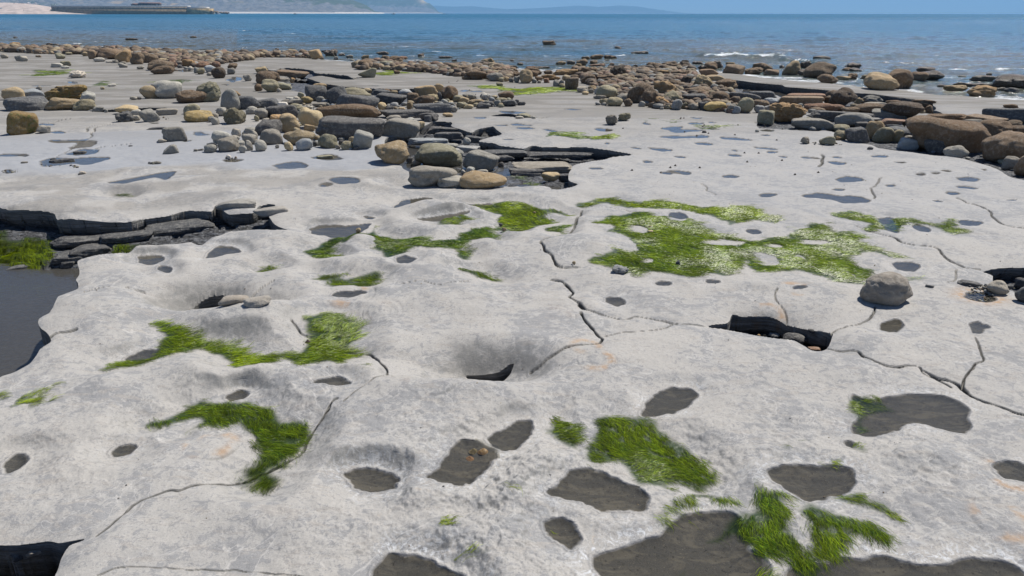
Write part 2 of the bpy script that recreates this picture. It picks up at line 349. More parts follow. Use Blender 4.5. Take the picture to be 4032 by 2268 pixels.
# ---- hollows and trenches: (outline, floor depth, undercut, floor noise, floor kind)
PITS = [
 dict(n='A', p=T(*T1, [(-500, 200), (0, 232), (280, 245), (415, 258), (428, 288), (560, 298), (700, 303), (900, 298), (1000, 272), (1150, 258), (1300, 228), (1400, 232), (1480, 240), (1520, 200), (1620, 250), (1800, 240), (1850, 200), (1960, 190), (1925, 235), (1930, 290), (1990, 345), (2060, 378),
    (2000, 386), (1850, 381), (1640, 375), (1520, 410), (1430, 455), (1270, 420), (1150, 440), (980, 470), (850, 520), (740, 545), (600, 575), (550, 600), (575, 660), (560, 720), (575, 765), (440, 830), (385, 940), (290, 1000), (290, 1060), (355, 1145), (270, 1205), (190, 1300), (0, 1385), (-500, 1500)]), d=.27, u=.07, nz=.05),
 dict(n='B', p=T(*T3, [(180, 1018), (340, 985), (380, 932), (460, 938), (620, 935), (750, 960), (900, 1000), (1020, 1050), (1070, 1085), (1050, 1130), (1010, 1190), (930, 1202), (850, 1165), (780, 1130), (620, 1115), (480, 1070), (350, 1045)]), d=.17, u=.05, nz=.03),
 dict(n='C', p=T(*T4, [(-600, 1130), (0, 1160), (180, 1150), (350, 1138), (450, 1165), (620, 1163), (560, 1185), (500, 1205), (430, 1300), (400, 1380), (360, 1480), (330, 1700), (-600, 1700)]), d=.30, u=.03, nz=.06),
 dict(n='D', p=T(*T2, [(890, 1388), (1000, 1376), (1110, 1376), (1185, 1362), (1215, 1366), (1190, 1392), (1120, 1418), (1000, 1416)]), zl=-.125, d=.32, u=.04, nz=.01),
 dict(n='E', p=T(*T1, [(1300, 925), (1350, 890), (1430, 868), (1520, 858), (1640, 880), (1740, 908), (1750, 924), (1600, 914), (1480, 906), (1400, 932), (1310, 972)]), zl=-.11, d=.33, u=.03, nz=.01),
 dict(n='E2', p=T(*T1, [(1750, 830), (1850, 828), (1920, 838), (2060, 848), (1920, 850), (1800, 842), (1740, 850)]), d=.07, u=.02, nz=.01),
 dict(n='F', p=T(*T3, [(2120, 640), (2200, 625), (2320, 622), (2600, 640), (2900, 660), (2900, 800), (2600, 880), (2434, 850), (2340, 780), (2230, 745), (2200, 680)]), d=.11, u=.03, nz=.03),
 dict(n='G', p=T(*TD, [(-250, 830), (-60, 800), (80, 790), (170, 730), (200, 655), (240, 700), (340, 650), (540, 660), (520, 690), (640, 740), (760, 765), (800, 730), (930, 708), (1030, 720), (1092, 780), (930, 812), (850, 850), (950, 870), (1050, 885), (1120, 920), (1270, 938), (1370, 950), (1480, 912), (1620, 940), (1800, 945), (1960, 935), (2130, 950), (2300, 965), (2520, 1015), (2260, 1038), (2160, 1070), (1920, 1125), (1890, 1255), (1940, 1320), (2000, 1350), (1900, 1400), (1780, 1415), (1600, 1372), (1130, 1385), (700, 1400), (300, 1330), (100, 1250), (-150, 1050), (-300, 900)]), d=.14, u=.05, nz=.05),
 dict(n='H', p=T(*TD, [(940, 585), (1040, 572), (1150, 575), (1230, 582), (1330, 590), (1480, 600), (1590, 592), (1500, 612), (1300, 618), (1150, 606), (1040, 600)]), d=.07, u=.03, nz=.02),
 dict(n='I', p=T(*TAB, [(80, 672), (200, 708), (290, 690), (400, 695), (520, 715), (645, 735), (750, 755), (900, 770), (1000, 788), (1050, 780), (1010, 800), (850, 800), (640, 770), (500, 790), (300, 760), (180, 740)]), d=.10, u=.05, nz=.02),
 dict(n='J', p=T(*TAB, [(415, 785), (520, 790), (640, 828), (760, 850), (900, 868), (1150, 888), (1400, 905), (1620, 905), (1700, 920), (1700, 1000), (1500, 1060), (1000, 1060), (600, 1010), (460, 930), (300, 900), (240, 800), (330, 780)]), d=.14, u=.05, nz=.03),
 dict(n='K', p=T(*TB, [(930, 282), (1020, 300), (1120, 318), (1230, 322), (1400, 318), (1550, 318), (1650, 330), (1560, 345), (1300, 350), (1150, 352), (1000, 340)]), d=.07, u=.04, nz=.02),
 dict(n='L', p=T(*TE, [(1330, 330), (1480, 338), (1640, 352), (1830, 368), (2020, 392), (2250, 420), (2500, 440), (2700, 462), (2900, 480), (3050, 500), (3250, 520), (3500, 560), (3600, 590), (3600, 660), (3200, 720), (2700, 620), (2400, 560), (2150, 520), (1950, 540), (1750, 480), (1400, 470), (1280, 420)]), d=.20, u=.06, nz=.04),
 dict(n='N', p=T(*TF, [(1540, 640), (1640, 735), (1880, 720), (2230, 745), (2600, 770), (2900, 800), (2900, 870), (2300, 800), (1700, 780), (1500, 760), (1480, 700)]), d=.10, u=.04, nz=.03),
 dict(n='O', p=T(*TF, [(-400, 870), (0, 885), (450, 900), (600, 1000), (850, 1045), (1200, 1120), (1500, 1170), (1900, 1215), (2150, 1290), (2600, 1440), (2800, 1440), (2800, 1100), (2000, 900), (1300, 780), (500, 760), (-300, 760)]), d=.05, u=.02, nz=.03),
]
for k, p in enumerate(PITS):
    far = min(b for a, b in p['p']) < 700
    p['w'] = topoly(p['p'], z=p.get('zl', 0), step=10 if not far else 6, rough=.022 if not far else .035, seed=k * 3, fr=4.5)
    p['wall'] = .022 if not far else .05
_lipA = topoly(T(*T1, [(-500, 200), (0, 232), (415, 258), (700, 303), (900, 298), (1150, 258), (1300, 228), (1480, 240), (1620, 250), (1960, 190)]), closed=False, step=30)
def pit_floor(p, x, y, sd_):
    f = -p['d'] + p['nz'] * 2 * (fbm2(x * 5, y * 8, 60, 4) - .5) * (1.0)
    if p['n'] == 'A':
        dl = sdf(_lipA, x, y, closed=False)
        s = sst(.05, .85, dl)
        f = -.12 - .20 * s + .10 * (fbm2(x * 3, y * 9, 61, 4) - .5)
        st = np.floor(f / .03) * .03; f = st * .8 + f * .2; f = f + .012 * (fbm2(x * 14, y * 30, 62, 3) - .5)
    elif p['n'] == 'G':
        f = f + .03 * np.exp(-((x - .35) ** 2 / .5 + (y - 8.0) ** 2 / .3))
        st = np.floor(f / .02) * .02; f = st * .6 + f * .4
    elif p['n'] in 'BCDF':
        st = np.floor(f / .025) * .025; f = st * .6 + f * .4
    return f
# ---- rock pools
POOLS = []      # dict(p=px outline, depth, dark)
def pe(cx, cy, rx, ry, rot=0, t=None, d=.02, **k):
    a = np.linspace(0, 2 * math.pi, 15)[:-1]; r = math.radians(rot); rr = 1 + .13 * np.sin(2.3 * a * 1 + cx) * np.cos(a * 3 + cy)
    X = cx + (rx * np.cos(a) * math.cos(r) - ry * np.sin(a) * math.sin(r)) * rr; Y = cy + (rx * np.cos(a) * math.sin(r) + ry * np.sin(a) * math.cos(r)) * rr
    pts = list(zip(X, Y)); POOLS.append(dict(p=T(*t, pts) if t else D(pts), d=d, **k))
def pp(pts, t=None, d=.03, **k): POOLS.append(dict(p=T(*t, pts) if t else D(pts), d=d, **k))
pp([(130, 1520), (125, 1449), (150, 1380), (250, 1290), (400, 1245), (560, 1260), (720, 1310), (840, 1370), (872, 1449), (900, 1560), (500, 1700), (200, 1640)], T5, .04, salt=1)
pe(215, 725, 183, 90, 8, T5, .03, salt=.6)
pp([(585, 735), (640, 690), (700, 640), (760, 540), (880, 480), (1000, 475), (1090, 515), (1130, 560), (1110, 630), (1030, 700), (940, 765), (830, 780), (720, 765)], T5, .04, salt=.6)
pp([(1045, 440), (1100, 380), (1180, 345), (1270, 310), (1365, 305), (1370, 380), (1300, 460), (1230, 510), (1120, 510), (1060, 480)], T5, .03, salt=.5)
pp([(1480, 840), (1560, 740), (1700, 665), (1800, 650), (1900, 680), (2050, 740), (2160, 790), (2180, 860), (2140, 940), (2000, 975), (1850, 965), (1700, 930), (1560, 900)], T5, .03, salt=.5)
pp([(1435, 1050), (1480, 1000), (1560, 985), (1660, 1020), (1720, 1090), (1735, 1160), (1700, 1230), (1640, 1230), (1560, 1180), (1480, 1120)], T5, .025, salt=.3)
pp([(1475, 1400), (1485, 1378), (1560, 1357), (1640, 1335), (1690, 1290), (1790, 1268), (1860, 1280), (1890, 1310), (1900, 1350), (1885, 1372), (1920, 1400), (1915, 1460), (1880, 1520), (1700, 1530), (1540, 1500)], None, .045, salt=1)
pp([(1985, 1460), (2060, 1415), (2200, 1392), (2330, 1407), (2440, 1400), (2520, 1412), (2560, 1460), (2500, 1530), (2100, 1530)], None, .035, salt=1)
pp([(1925, 1188), (1955, 1168), (2030, 1168), (2120, 1180), (2150, 1215), (2120, 1250), (2050, 1256), (1980, 1235)], None, .035, salt=.7)
pp([(2150, 990), (2200, 1000), (2300, 995), (2380, 1000), (2425, 1030), (2430, 1080), (2380, 1085), (2290, 1070), (2250, 1095), (2170, 1100), (2150, 1092), (2172, 1050)], None, .03, salt=.6)
pp([(1618, 1035), (1650, 985), (1700, 968), (1750, 985), (1730, 1010), (1680, 1032)], None, .03, salt=.6)
pe(2141, 1122, 20, 12, 10); pe(2555, 1187, 42, 24, 15, salt=1)
for e in [(40, 1137, 46, 19, -12), (313, 1116, 34, 13, -8), (592, 975, 36, 13, -10), (830, 960, 46, 10, 0), (350, 878, 50, 15, -14), (875, 740, 40, 9, 0), (372, 640, 34, 12, -6), (400, 678, 24, 9, 0), (1017, 656, 26, 9, 0), (1557, 749, 30, 11, 5),
          (1668, 710, 24, 7, 3), (1786, 707, 22, 6, 3), (2232, 822, 40, 15, 6), (2458, 824, 36, 17, 5), (2280, 669, 37, 13, 5), (2010, 730, 16, 4, 0), (1715, 547, 24, 8, 5), (1893, 587, 22, 6, 5), (2330, 578, 26, 8, 12), (2235, 566, 34, 15, 22), (2440, 566, 36, 7, 5), (1933, 488, 14, 4, 0), (2132, 453, 29, 8, 3)]:
    pe(*e, d=.028, salt=.3)
pe(2462, 749, 42, 11, 8, None, .02, rust=1)
pp([(505, 640), (525, 618), (560, 613), (600, 616), (612, 626), (580, 634), (540, 640)], None, .03, salt=.8)
pp([(770, 575), (800, 562), (870, 553), (925, 553), (930, 562), (890, 580), (810, 586)], None, .03)
pp([(990, 518), (1010, 503), (1040, 495), (1085, 492), (1095, 500), (1050, 508), (1020, 515)], None, .02)
pp([(2027, 488), (2060, 484), (2110, 491), (2180, 497), (2185, 508), (2120, 510), (2090, 500), (2030, 494)], None, .02, salt=.4)
pp([(520, 283), (700, 262), (860, 225), (900, 215), (880, 240), (720, 292), (640, 298)], T2, .02, salt=.6)
pe(960, 170, 100, 9, 0, T2, .015); pe(180, 250, 60, 9, 0, T2)
for e in [(1325, 1397, 100, 16), (815, 1357, 120, 18), (605, 1370, 85, 15), (510, 1250, 60, 14), (818, 1196, 70, 11), (1460, 1165, 68, 14), (1418, 1110, 55, 8), (1750, 1097, 105, 13), (1920, 1140, 88, 10), (1950, 1181, 45, 8), (2320, 1208, 65, 8), (600, 1110, 140, 13), (322, 1092, 50, 9), (1020, 1042, 105, 15),
          (1440, 993, 190, 19), (1735, 958, 62, 9), (960, 828, 85, 9), (400, 820, 100, 15), (1190, 800, 42, 6), (950, 752, 66, 7), (1760, 903, 110, 15), (1615, 795, 32, 4), (1090, 872, 120, 10)]:
    pe(*e, rot=3, t=TE, d=.012, salt=.15)
pp([(640, 978), (760, 962), (900, 968), (1030, 955), (1150, 975), (1060, 990), (900, 998), (700, 992)], TE, .012)
pp([(640, 872), (740, 855), (860, 862), (840, 885), (1040, 895), (1010, 912), (900, 928), (770, 925), (720, 890)], TE, .012)
for e in [(935, 1183, 85, 13), (510, 1258, 105, 20), (1440, 1387, 48, 12), (1585, 1377, 72, 9), (1660, 1355, 78, 10), (2190, 1352, 75, 12), (1175, 1250, 65, 6), (225, 1208, 60, 8), (435, 1210, 56, 7), (1090, 1090, 100, 14)]:
    pe(*e, rot=4, t=TF, d=.012, salt=.3)
for e in [(1105, 75, 50, 7), (610 + 900, 58, 55, 7), (2040, 10, 70, 12), (2020, 74, 76, 8), (1980, 118, 62, 12), (1810, 168, 38, 6), (2310, 167, 38, 5)]:
    pe(*e, rot=3, t=T3, d=.015, salt=.3)
for e in [(600, 567, 80, 9), (2045, 580, 135, 17), (100, 808, 140, 13), (100, 957, 140, 14), (1890, 662, 32, 7), (2370, 848, 100, 16), (1630, 468, 50, 7), (450, 490, 75, 9)]:
    pe(*e, rot=0, t=TB, d=.012, salt=.3)
pp([(500, 662), (520, 652), (640, 645), (790, 640), (890, 635), (860, 650), (985, 655), (960, 690), (890, 725), (660, 720), (740, 692), (775, 668), (640, 668), (520, 675)], TB, .012, salt=.3)
pp([(670, 782), (740, 757), (820, 735), (1000, 738), (930, 778), (760, 792)], TB, .012, salt=.3)
pp([(375, 852), (500, 832), (720, 838), (940, 812), (1110, 830), (1020, 868), (900, 890), (730, 885), (620, 902), (420, 908)], TB, .014, salt=.4)
pp([(1130, 1090), (1300, 1062), (1500, 1022), (1700, 995), (1760, 1050), (1700, 1080), (1600, 1062), (1500, 1056), (1300, 1100)], TB, .02)
for e in [(440, 1165, 220, 36), (830, 1060, 205, 30), (830, 1395, 88, 22), (1080, 1362, 165, 44)]:
    pe(*e, rot=0, t=TC, d=.018, salt=.2)
for e in [(1240, 545, 130, 12), (835, 608, 60, 11), (1050, 695, 100, 8), (1325, 695, 92, 9), (1320, 727, 75, 12), (2240, 738, 115, 17), (2235, 890, 60, 12), (1120, 850, 80, 9), (1850, 518, 90, 7), (2195, 1183, 82, 11), (640, 305, 60, 11), (1630, 750, 60, 8)]:
    pe(*e, rot=2, t=TD, d=.012, salt=.15)
for e in [(720, 838, 80, 12, 2), (420, 866, 110, 5, 0), (2370, 812, 95, 26, 0), (1800, 832, 90, 8, 0), (1850, 715, 110, 10, 0), (2250, 860, 60, 5, 0)]:
    pe(*e, t=TA, d=.012)
pe(1210, 865, 45, 5, 0, TAB, .01); pe(2230, 920, 70, 6, 0, TAB, .01)
# ---- cracks
CR = [(T(*T2, [(1490, 690), (1530, 700), (1580, 730), (1610, 770), (1640, 790), (1665, 815), (1645, 840), (1700, 870), (1722, 905)]), .012), (T(*T2, [(1722, 905), (1800, 945), (1900, 975), (2050, 995), (2130, 985), (2250, 1000), (2400, 1022), (2434, 1025), (2600, 1020)]), .006),
 (T(*T2, [(1705, 930), (1740, 985), (1790, 1040), (1820, 1085), (1855, 1120), (1800, 1155), (1700, 1185), (1620, 1215), (1480, 1258), (1350, 1275)]), .008), (T(*T2, [(1860, 1115), (2100, 1090), (2250, 1070), (2400, 1022)]), .004),
 (T(*T2, [(1725, 200), (1725, 250), (1700, 290), (1690, 340), (1600, 385), (1500, 410), (1465, 465), (1500, 520), (1530, 570), (1545, 615), (1600, 632), (1700, 635)]), .010), (T(*T2, [(90, 1200), (190, 1215), (250, 1260), (310, 1330), (365, 1418)]), .006),
 (T(*T2, [(380, 752), (560, 745), (720, 775), (800, 755), (900, 732)]), .003),
 (T(*T4, [(620, 1160), (700, 1110), (800, 1020), (900, 925), (1000, 880), (1150, 830), (1280, 790), (1400, 740), (1550, 705), (1690, 665)]), .006), (T(*T4, [(1700, 660), (1950, 590), (2120, 520), (2200, 400), (2290, 300), (2400, 200), (2434, 180)]), .008), (T(*T5, [(-30, 200), (60, 140), (200, 90), (365, 25)]), .003),
 (T(*T3, [(1030, 1205), (1100, 1225), (1240, 1240), (1330, 1290), (1450, 1335), (1680, 1355), (1740, 1385), (1850, 1430), (1950, 1480)]), .007), (T(*T6, [(1750, 0), (1850, 40), (1970, 70), (2050, 120), (2150, 180), (2300, 230), (2434, 280), (2600, 330)]), .011), (T(*T3, [(2095, 1130), (2100, 1200), (2125, 1290), (2060, 1350), (1985, 1420), (1975, 1470)]), .005),
 (T(*T3, [(1385, 910), (1350, 980), (1230, 1025), (1130, 1065), (1070, 1085)]), .005), (T(*T3, [(1500, 410), (1580, 460), (1700, 480), (1790, 505), (1850, 560), (1950, 600), (2040, 640), (2140, 650)]), .010), (T(*T3, [(1925, 130), (2000, 160), (2080, 175), (2150, 230), (2200, 290), (2240, 325), (2330, 350), (2434, 365)]), .009),
 (T(*T3, [(1415, 0), (1385, 50), (1385, 90), (1355, 135)]), .007), (T(*T3, [(715, 790), (715, 840), (750, 900), (755, 950)]), .004), (T(*T3, [(1975, 640), (1940, 700), (1870, 730)]), .004), (T(*T3, [(1270, 335), (1340, 365), (1500, 410)]), .005), (T(*T3, [(80, 40), (170, 75), (270, 110)]), .005),
 (T(*TE, [(2340, 1150), (2400, 1165), (2420, 1200), (2390, 1240), (2380, 1290)]), .016), (T(*T1, [(440, 870), (600, 820), (750, 790), (900, 785), (1060, 778)]), .004), (T(*T1, [(1760, 800), (1850, 765), (1950, 740)]), .004), (T(*T1, [(2030, 1018), (2120, 1060), (2190, 1080)]), .004),
 (T(*TB, [(560, 850), (650, 790), (780, 720), (900, 600), (1000, 510), (1100, 480)]), .008), (T(*TB, [(930, 765), (1050, 720), (1250, 690), (1400, 680)]), .012), (T(*TB, [(360, 500), (480, 470), (700, 430)]), .014), (T(*TB, [(890, 560), (920, 520), (990, 500)]), .01),
 (T(*T2, [(1700, 160), (1900, 200), (2050, 240)]), .002), (T(*T1, [(355, 1145), (430, 1110), (550, 1090)]), .012), (T(*T4, [(2280, 1449), (2000, 1400), (1000, 1380), (700, 1430)]), .0015)]
for c in CR: pass
_cr = [(topoly(c, closed=False, step=5, rough=.03, seed=i * 7), wd) for i, (c, wd) in enumerate(CR)]
# ---- fossils: centre px, radius px
RINGS = [T(*T2, [(1505, 975), (1670, 975)]), T(*T2, [(975, 800), (1045, 800)]), T(*T2, [(290, 930), (430, 930)]), T(*T2, [(1390, 450), (1470, 450)]), T(*T2, [(1745, 1200), (1870, 1200)]), T(*T2, [(1820, 1300), (1960, 1300)]), T(*T5, [(660, 60), (900, 60)]), T(*T4, [(2180, 120), (2350, 120)]),
         T(*T4, [(1500, 450), (1690, 450)]), T(*T6, [(2300, 1060), (2520, 1060)]), T(*T3, [(620, 920), (740, 920)]), T(*T3, [(830, 800), (960, 800)]), T(*T6, [(1100, 310), (1220, 310)]), T(*T2, [(60, 830), (235, 830)]), T(*T6, [(2340, 720), (2530, 720)]), T(*T2, [(1200, 815), (1290, 815)])]
_rg = []
for (a, b), (c, d_) in RINGS:
    x0, y0 = unproj(a, b); x1, y1 = unproj(c, d_); _rg.append((float(x0), float(y0), float(abs(x1 - x0))))
# ---- weed patches: outline px, density, hue (0 deep green .. 1 yellow), flow angle deg, length
WEED = [
 (D([(1478, 648), (1540, 622), (1570, 612), (1545, 590), (1500, 575), (1482, 560), (1500, 550), (1545, 552), (1560, 532), (1620, 530), (1700, 545), (1760, 565), (1820, 590), (1880, 600), (1950, 585), (2040, 560), (2100, 562), (2130, 580), (2180, 600), (2150, 605), (2170, 620), (2250, 636), (2140, 640), (2150, 655), (2185, 680), (2170, 710), (2090, 705), (2000, 690), (1940, 690), (1880, 675), (1845, 662), (1810, 690), (1740, 697), (1640, 687), (1540, 668), (1470, 660)]), 1, .45, -25, 1.3),
 (D([(1450, 500), (1520, 497), (1640, 505), (1780, 515), (1830, 505), (1900, 520), (1922, 545), (1860, 562), (1800, 542), (1740, 530), (1640, 525), (1540, 512), (1470, 508)]), .8, .75, -8, 1),
 (D([(1203, 505), (1300, 508), (1380, 515), (1398, 525), (1355, 535), (1375, 555), (1310, 558), (1290, 530), (1240, 520)]), .9, .7, -40, 1), (D([(1350, 560), (1450, 558), (1440, 580), (1385, 580)]), .8, .3, -10, 1),
 (D([(798, 632), (850, 600), (915, 580), (930, 565), (950, 585), (1020, 590), (1090, 605), (1150, 590), (1220, 570), (1285, 563), (1255, 590), (1200, 600), (1180, 625), (1197, 645), (1160, 645), (1120, 622), (1040, 612), (1020, 640), (960, 622), (880, 612), (850, 642), (800, 650)]), 1, .25, -20, 1.2),
 (D([(1098, 547), (1150, 535), (1195, 538), (1145, 556), (1105, 555)]), .8, .5, 0, 1), (D([(785, 675), (860, 672), (880, 692), (940, 680), (950, 705), (890, 718), (840, 700)]), .8, .55, -60, 1), (D([(1165, 673), (1200, 670), (1265, 680), (1255, 692), (1180, 682)]), .9, .4, -30, 1),
 (D([(622, 672), (650, 656), (700, 656), (660, 670)]), .7, .5, 10, 1),
 (D([(228, 903), (320, 895), (385, 885), (400, 850), (408, 812), (460, 810), (478, 835), (452, 852), (560, 850), (640, 870), (760, 868), (790, 850), (765, 815), (850, 798), (907, 820), (870, 850), (892, 870), (820, 892), (700, 882), (625, 895), (580, 922), (568, 880), (500, 872), (430, 885), (340, 910), (250, 912)]), .95, .5, 20, 1.1),
 (D([(348, 1042), (450, 1020), (600, 995), (675, 985), (692, 1020), (720, 1035), (805, 1040), (800, 1065), (760, 1110), (730, 1135), (745, 1150), (700, 1160), (712, 1195), (680, 1222), (650, 1190), (600, 1188), (600, 1170), (640, 1150), (620, 1110), (590, 1085), (510, 1072), (440, 1090), (480, 1062), (420, 1052)]), 1, .38, -70, 1.1),
 (D([(1383, 1062), (1420, 1025), (1450, 1050), (1480, 1080), (1475, 1110), (1540, 1072), (1525, 1052), (1620, 1042), (1695, 1075), (1800, 1140), (1818, 1165), (1780, 1190), (1700, 1180), (1692, 1212), (1640, 1215), (1600, 1180), (1500, 1152), (1450, 1110), (1400, 1080)]), .9, .42, -40, .8),
 (D([(1770, 1212), (1880, 1240), (1850, 1267), (1780, 1250), (1735, 1242)]), .8, .5, -60, .9), (D([(1670, 1265), (1700, 1235), (1770, 1232), (1760, 1260), (1700, 1285)]), .45, .7, -60, .7),
 (D([(1890, 1213), (1960, 1230), (2035, 1270), (1990, 1300), (2010, 1360), (2040, 1370), (2048, 1345), (2060, 1300), (2200, 1310), (2270, 1350), (2278, 1388), (2215, 1372), (2170, 1390), (2100, 1400), (2060, 1425), (1990, 1415), (1910, 1378), (1870, 1330), (1800, 1322), (1808, 1298), (1885, 1270)]), .9, .38, -100, 1),
 (D([(2095, 1245), (2140, 1235), (2165, 1265), (2230, 1280), (2262, 1310), (2200, 1300), (2120, 1265)]), .85, .5, -60, .7), (D([(2148, 988), (2240, 1008), (2285, 1020), (2220, 1032), (2192, 1018), (2200, 1080), (2160, 1098), (2148, 1050)]), .9, .35, -45, .7), (D([(1990, 1135), (2060, 1130), (2050, 1150), (2000, 1150)]), .5, .4, -60, .6),
 (D([(2080, 1140), (2150, 1135), (2145, 1160), (2090, 1165)]), .3, 1.1, -60, .5), (D([(1675, 1450), (1700, 1405), (1760, 1435), (1880, 1415), (1940, 1449), (1900, 1475), (1700, 1475)]), .5, .55, -20, .8), (D([(2125, 1115), (2160, 1115), (2158, 1132), (2130, 1130)]), .6, .5, -20, .6),
 (D([(-60, 998), (60, 1000), (125, 990), (100, 1008), (130, 1025), (60, 1030), (-60, 1015)]), .5, .85, 10, .8), (D([(258, 598), (320, 595), (348, 612), (300, 632), (262, 636)]), 1, .7, -90, .9), (D([(-60, 582), (60, 580), (118, 580), (114, 615), (96, 655), (0, 664), (-60, 664)]), 1, .8, -80, 1.5),
 (D([(415, 592), (500, 580), (520, 592), (440, 600)]), .6, .5, 0, .8), (D([(2100, 535), (2150, 530), (2200, 552), (2232, 572), (2190, 570), (2120, 545)]), .9, .5, -20, .9), (D([(2225, 552), (2290, 553), (2345, 567), (2300, 577), (2235, 584)]), .8, .5, -20, .9), (D([(2300, 548), (2370, 550), (2445, 577), (2390, 577), (2330, 560)]), .8, .5, -20, .9),
 (D([(2288, 702), (2360, 712), (2300, 716)]), .5, .5, 0, .8), (D([(1378, 332), (1420, 333), (1478, 345), (1490, 350), (1400, 346)]), .9, .35, 0, 1.5), (D([(1495, 340), (1530, 340), (1535, 350), (1505, 348)]), .8, 1, 0, 1), (D([(1195, 217), (1260, 219), (1400, 222), (1450, 230), (1380, 236), (1325, 240), (1240, 230)]), .5, .8, 0, 2.5), (D([(945, 181), (1020, 180), (1070, 186), (980, 188)]), .4, .8, 0, 2),
 (D([(60, 178), (150, 180), (225, 184), (130, 190), (80, 186)]), .35, .45, 0, 2.5), (D([(380, 205), (460, 205), (430, 212)]), .3, .3, 0, 2), (D([(885, 938), (930, 942), (920, 955), (890, 950)]), .5, 1.0, -20, .7), (D([(1145, 1365), (1220, 1368), (1275, 1380), (1210, 1390), (1150, 1380)]), .35, 1.0, -10, .8), (D([(1255, 1232), (1310, 1260), (1290, 1272), (1262, 1262)]), .35, 1.1, -50, .8),
 (D([(1085, 1328), (1112, 1330), (1105, 1348), (1090, 1345)]), .4, 1, -20, .6), (D([(1330, 1290), (1370, 1310), (1350, 1322)]), .3, 1, -40, .6), (D([(275, 488), (315, 486), (300, 495)]), .7, .3, 0, 1),
 (T(*TD, [(1150, 1150), (1300, 1180), (1500, 1240), (1450, 1250), (1250, 1210)]), .5, .2, 0, .9), (T(*TE, [(240, 790), (420, 795), (650, 800), (600, 835), (450, 800), (300, 810)]), .35, .3, 0, 1), (T(*TE, [(950, 862), (1170, 850), (1440, 855), (1260, 885), (1100, 875)]), .35, .5, 0, 1),
 (T(*TA, [(1010, 845), (1180, 835), (1200, 855), (1070, 865)]), .5, .3, 0, 2), (T(*TA, [(640, 880), (900, 885), (1400, 908), (1100, 895)]), .3, .3, 0, 2), (T(*TAB, [(2270, 880), (2576, 890), (2576, 930), (2400, 905)]), .6, .8, 0, 2),
]
ISL = D([(1820, 606), (1925, 648), (2045, 606), (1943, 613), (2137, 687), (905, 603), (1560, 620), (1700, 552), (2010, 645), (1625, 655), (1600, 575)])
ISR = [(100, 14), (50, 30), (70, 10), (40, 10), (18, 18), (60, 34), (70, 30), (50, 9), (22, 12), (30, 10), (50, 12)]
_wd = [(topoly(p, z=-.10 if min(b for a, b in p) > 880 and max(b for a, b in p) < 1050 and max(a for a, b in p) < 560 else -.025 if min(b for a, b in p) > 760 and min(a for a, b in p) < 1400 else -.01, step=9, rough=.08, seed=90 + i), de, hu, an, ln) for i, (p, de, hu, an, ln) in enumerate(WEED)]
_isl = []
for (a, b), (rx, ry) in zip(ISL, ISR):
    x0, y0 = unproj(a, b); x1, _ = unproj(a + rx, b); _, y1 = unproj(a, b - ry); _isl.append((float(x0), float(y0), float(x1 - x0), float(y1 - y0)))
_brown = [topoly(D(p), step=30) for p in ([(-300, 430), (180, 432), (420, 420), (520, 412), (1000, 424), (1100, 450), (1000, 480), (700, 480), (500, 520), (0, 560), (-300, 560)],)]
HOLLOW = []
